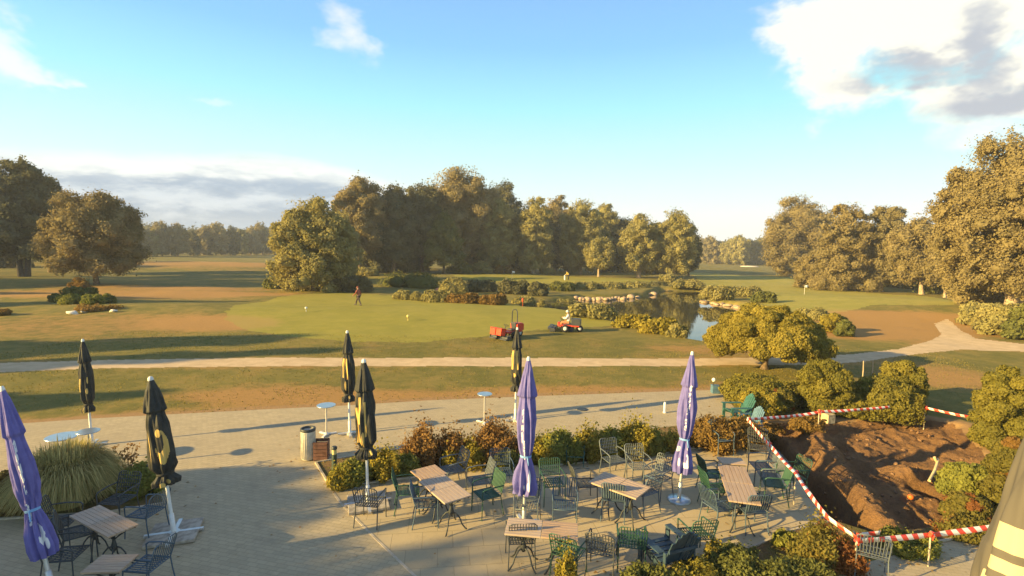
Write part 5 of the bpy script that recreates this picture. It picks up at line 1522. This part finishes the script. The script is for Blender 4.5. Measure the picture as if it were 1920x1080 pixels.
def golf_bag():
    b = PG(1059, 525); o = thing('golf_bag', 'upright white golf bag beside the bending golfer', 'golf bag', b)
    mb = MB(); mb.lathe([(.13, 0), (.14, .05), (.15, .75), (.16, .82), (.15, .86)], 16); mb.build('body', mwh, o)
    mb = MB(); mb.lathe([(.145, .84), (.15, .9), (.12, .91)], 16); mb.build('rim', mblk, o)
    mb = MB(); [mb.tube([(x, y, .7), (x * 1.3, y * 1.3, 1.05)], .012, 5) for x, y in ((-.05, 0), (.05, .03), (0, -.05), (.03, .06))]; mb.build('clubs', M['alu'], o)


golf_bag()

# ------------------------------------------------------------------ mowers
M['mred'] = plain('red_machine_paint', (.62, .055, .025), .4, 0, .5); M['mdark'] = plain('dark_machine_grey', (.06, .065, .07), .5); M['tyre'] = plain('rubber_tyre', (.025, .025, .027), .85); M['mor'] = plain('orange_red_plastic', (.74, .055, .018), .5)


def wheel(o, x, y, r, w, rim):
    mb = MB(); mb.lathe([(r * .55, -w / 2), (r * .93, -w / 2), (r, -w * .3), (r, w * .3), (r * .93, w / 2), (r * .55, w / 2)], 22, (x, y, r), 'x', cap=False)
    k = mb.build('wheel', M['tyre'], o); mb = MB(); mb.lathe([(r * .2, -w * .46), (r * .56, -w * .40), (r * .56, w * .40), (r * .2, w * .46)], 18, (x, y, r), 'x'); mb.build('rim', rim, k)


def mower(label, px, py, face, variant):
    o = thing('ride_on_mower', label, 'mower', PG(px, py), R(face - 90), 'red ride-on mowers on the putting green')
    mb = MB(); mb.box((0, -.1, .42), (.62, 1.5, .12)); mb.box((0, .62, .50), (.36, .16, .30)); mb.box((0, .45, .38), (.9, .10, .08)); mb.build('chassis', M['mred'], o, .03)
    mb = MB(); mb.box((0, -.62, .68), (.66, .62, .42)); mb.box((0, -.62, .91), (.56, .5, .06)); [mb.box((0, -.94, .58 + i * .06), (.5, .02, .03)) for i in range(5)]; mb.build('engine_cover', M['mdark'] if variant else M['mred'], o, .04)
    mb = MB(); mb.box((0, -.10, .54), (.48, .42, .10)); mb.box((0, -.30, .78), (.46, .10, .42), 0, R(-10)); mb.build('seat', M['mdark'], o, .04)
    mb = MB(); mb.tube([(0, .62, .5), (0, .42, .84)], .025, 8); mb.tube([(.17 * cos(a), .42 + .17 * sin(a) * .75, .86 + .17 * sin(a) * .5) for a in np.linspace(0, 2 * pi, 17)], .016, 6); mb.build('steering_wheel', M['mdark'], o)
    rim = M['white']
    wheel(o, -.52, .12, .26, .20, rim); wheel(o, .52, .12, .26, .20, rim); wheel(o, 0, -.86, .24, .20, rim)
    for x, y in ((-.48, .95), (.48, .95), (0, -.28)):
        mb = MB(); mb.lathe([(.10, -.28), (.115, -.26), (.115, .26), (.10, .28)], 14, (x, y, .12), 'x'); mb.box((x, y, .24), (.60, .16, .10)); [mb.box((x + s * .30, y, .16), (.03, .30, .22)) for s in (-1, 1)]
        mb.lathe([(.05, -.30), (.05, .30)], 10, (x, y + .2, .055), 'x'); mb.build('cutting_reel', M['mdark'], o, .01)
        if y > 0 or variant == 0:
            mb = MB(); w_, d_, h_ = (.60, .36, .34)
            if variant == 0 and y > 0: mb.box((x * .55, y + .22, .52), (.46, .40, .44), 0, R(8)); mb.box((x * .55, y + .20, .75), (.50, .44, .03), 0, R(8))
            elif y > 0: mb.box((x, y + .24, .26), (w_, .30, .18), 0, R(8))
            if mb.v: mb.build('grass_basket', M['mor'] if variant == 0 else M['mdark'], o, .03)
    if variant == 0:
        mb = MB(); mb.tube([(-.24, -.36, .6), (-.24, -.38, 1.55), (-.20, -.38, 1.74), (-.08, -.38, 1.84), (.08, -.38, 1.84), (.20, -.38, 1.74), (.24, -.38, 1.55), (.24, -.36, .6)], .035, 8); mb.build('roll_bar', M['mdark'], o)
    return o


mower('parked red greens mower with orange grass boxes and roll bar', 957, 633, 226, 0)
m2 = mower('red ride-on mower with dark engine carrying a driver in white', 1064, 621, 168, 1)
dl = Vector(m2.location); rz2 = m2.rotation_euler.z
person('driver in white shirt and orange trousers sitting on the right mower', dl + Vector((0, 0, .06)), rz2, J_sit(), mwh, mor, mwh, 1.0)


# flags and markers
def flag(label, base, top, col, cat='flag'):
    b = PG(*base); h = max(toward(b, *top)[2] - b[2], .5); o = thing('golf_flag', label, cat, b)
    mb = MB(); mb.tube([(0, 0, 0), (0, 0, h)], .022, 6); mb.build('flagpole', M['white'], o)
    mb = MB(); v = []; n = 8
    for i in range(n + 1):
        for zz in (h - .02, h - .40): v.append((.5 * i / n, .05 * sin(i * 1.1), zz - .03 * i / n))
    mb.add(v, [(2 * i, 2 * i + 1, 2 * i + 3, 2 * i + 2) for i in range(n)], True); f_ = mb.build('cloth', col, o); s_ = f_.modifiers.new('t', 'SOLIDIFY'); s_.thickness = .006


flag('white flag at the hole of the right fairway green', (1508, 552), (1508, 534), M['white'])
flag('small flag standing on the far green left of the golfer', (960, 522), (960, 508), M['white'])
for px, py, h, m, lb in ((574, 584, .35, M['white'], 'small pale hole marker at the left of the putting green'), (765, 601, .40, plain('yellow_marker', (.8, .62, .2), .5), 'small yellow hole marker in the middle of the putting green'), (980, 576, .9, plain('red_marker', (.7, .09, .03), .6), 'red marker post before the bushes behind the mowers')):
    b = PG(px, py); mb = MB(); mb.lathe([(.03, 0), (.03, h * .6), (.10, h * .62), (.10, h), (.05, h + .03)], 10); o = mb.build('marker_post', m); o.location = b.tolist(); tag(o, lb, 'marker')
b = PG(822, 548); o = link('orange_buoy', mesh_np('orange_buoy', iv * np.array([.42, .3, .3]), jf, plain('orange_cover', (.72, .27, .14), .6), None, True)); o.location = (b + [0, 0, .3]).tolist(); tag(o, 'rounded orange object at the hedge corner of the pond hollow', 'marker')
c = PG(1405, 500); mb = MB(); mb.lathe([(2.6, 0), (2.6, .25), (2.0, .45), (1.0, .5)], 20); o = mb.build('sand_bunker', plain('bunker_sand', (.74, .62, .48), .9)); o.location = (c + [0, 0, -.1]).tolist(); o.scale = (1.6, .8, 1); o['kind'] = 'structure'

# ------------------------------------------------------------------ trees just outside the frame whose shadows fall into it
def shade_tree(label, tip, q_off, h, w, mat, prof, seed, low=.2, n=26, leaves=16000):
    d = Vector((cos(SUN_AZ), sin(SUN_AZ), 0)); t = P(*tip); L = h / math.tan(SUN_EL); b = Vector((t[0], t[1], 0)) - d * L + Vector((-d.y, d.x, 0)) * q_off
    o = thing('deciduous_tree', label, 'tree', (b.x, b.y, 0)); lob = crown_lobes(w, h * low, h, prof, n, seed, .18)
    link('crown', leaf_mesh('crown', lob, leaves, .26, mat, seed, .72), o); mb = MB(); trunk_mb(mb, h * .5, .3, lob, seed, 6); mb.build('trunk', M['bark'], o); return o


shade_tree('tree outside the photo at the left whose shadow lies on the lower terrace', (610, 1000), -3.0, 9.5, 10.5, LM['olive'], 'round', 301, .08)
shade_tree('second tree outside the photo at the left shading the lower terrace', (560, 960), .6, 9.0, 6, LM['olive'], 'round', 302, .08)
shade_tree('third tree outside the photo shading the lower left corner', (640, 1180), 0.0, 9.0, 8, LM['olive'], 'round', 303, .08)
shade_tree('tree outside the photo at the left shading the lawn above the path', (540, 634), 0, 13, 6.0, LM['dark'], 'oval', 304, .15)
shade_tree('slim tree outside the photo shading the lawn above the path', (640, 655), 0, 15, 3.0, LM['dark'], 'oval', 305, .3)
shade_tree('tree outside the photo shading the lawn at the slim parasol', (210, 745), 0, 8, 4.2, LM['dark'], 'round', 306, .3)
shade_tree('tree outside the photo shading the left lawn band', (430, 568), 0, 16, 6, LM['dark'], 'oval', 307, .2)
shade_tree('slim tree outside the photo shading the left lawn near the bushes', (110, 548), 0, 12, 5, LM['dark'], 'oval', 309, .2)
shade_tree('tree outside the photo shading the far left fairway', (500, 527), 0, 18, 22, LM['dark'], 'broad', 308, .1)

# ------------------------------------------------------------------ grass tufts and fallen leaves
def scatter(name, pts, size, mat, label, lift=.0, upright=True, seed=1):
    g = np.random.default_rng(seed); n = len(pts); z = H(pts[:, 0], pts[:, 1]) + lift
    p = np.stack([pts[:, 0], pts[:, 1], z], -1); a = g.random(n) * 2 * pi; s_ = size * (.5 + g.random(n))
    t = np.stack([np.cos(a), np.sin(a), 0 * a], -1) * s_[:, None]
    if upright: u = np.stack([g.normal(size=n) * .3, g.normal(size=n) * .3, 1 + 0 * a], -1) * (s_ * 1.2)[:, None]; v = np.stack([p - t * .5, p + t * .5, p + t * .7 + u, p - t * .3 + u * .8], 1)
    else: b_ = np.stack([-np.sin(a), np.cos(a), g.normal(size=n) * .5], -1) * (s_ * .6)[:, None]; v = np.stack([p - t, p - b_, p + t, p + np.abs(b_) * [[0, 0, 1]] + b_ * [[1, 1, 0]]], 1)
    tint = np.repeat(g.random(n), 4)
    tag(link(name, mesh_np(name, v.reshape(-1, 3), np.arange(n * 4).reshape(-1, 4), mat, {'tint': ('POINT', tint), 'lobe': ('POINT', tint)})), label, None, None, 'stuff')


g = np.random.default_rng(77)
q = np.stack([g.uniform(-26, 26, 90000), g.uniform(17, 33, 90000)], -1)
tt = sheet_poly = TERR_TOP + W([(1362, 745), (1440, 760), (1900, 760), (1900, 1250), (-900, 1250)])
pth = W([(-400, 684), (0, 679), (200, 673), (500, 669), (960, 669), (1300, 671), (1500, 668), (1600, 662), (1740, 640), (1765, 628), (1778, 605), (1800, 620), (1920, 646), (2300, 690), (1920, 662), (1800, 658), (1720, 666), (1560, 685), (1300, 688), (960, 689), (200, 692), (0, 700), (-400, 714)])
ok = ~inside(q[:, 0], q[:, 1], tt) & ~inside(q[:, 0], q[:, 1], pth) & ~inside(q[:, 0], q[:, 1], PIT)
q = q[ok]; cl_ = fbm(q[:, 0], q[:, 1], .5, 91, 3); q = q[g.random(len(q)) < .12 + .5 * sstep(cl_, .25, .75)]
scatter('grass_tufts', q, .026, leafmat('tuft_blades', (0.12, 0.105, 0.026), (0.21, 0.165, 0.045), .4), 'rough grass tufts on the lawn on both sides of the sandy path', 0, True, 5)
q = np.stack([g.uniform(-8, 11, 9000), g.uniform(7, 21, 9000)], -1); db = np.full(len(q), 9.0)
for bp in bedpolys: db = np.minimum(db, polydist(q[:, 0], q[:, 1], W(bp)))
q = q[g.random(len(q)) < .75 * np.exp(-(db / .55)) + .015]
scatter('fallen_leaves', q, .028, leafmat('dry_leaves', (0.16, 0.09, 0.035), (0.30, 0.19, 0.07), .2), 'dry fallen leaves lying on the paving along the planting beds', .012, False, 6)

# tall mast added outside the frame to cast a thin shadow across the lower terrace
def shadowcaster():
    d = Vector((cos(SUN_AZ), sin(SUN_AZ), 0)); t = P(1000, 985); h = 14.0; b_ = Vector((t[0], t[1], 0)) - d * (h / math.tan(SUN_EL))
    o = thing('flag_mast', 'tall pale mast outside the photo behind the camera at the left', 'mast', (b_.x, b_.y, 0)); mb = MB(); mb.lathe([(.16, 0), (.15, h * .5), (.12, h)], 14); mb.build('pole', M['white'], o)
    mb = MB(); mb.lathe([(.3, 0), (.28, .25), (.18, .3)], 16); mb.build('foot', M['slab'], o)
shadowcaster()

# ------------------------------------------------------------------ morning haze
def haze():
    m = bpy.data.materials.new('haze'); m.use_nodes = True; t = m.node_tree; t.nodes.clear()
    out = t.nodes.new('ShaderNodeOutputMaterial'); v = t.nodes.new('ShaderNodeVolumePrincipled')
    v.inputs['Color'].default_value = (.86, .90, 1.0, 1); v.inputs['Density'].default_value = 0.00050; v.inputs['Anisotropy'].default_value = 0.0
    t.links.new(v.outputs[0], out.inputs['Volume'])
    mb = MB(); mb.box((0, 190, 14), (1500, 740, 37)); o = mb.build('haze', m); o['kind'] = 'stuff'; o['label'] = 'thin pale morning haze over the whole golf course'
haze()
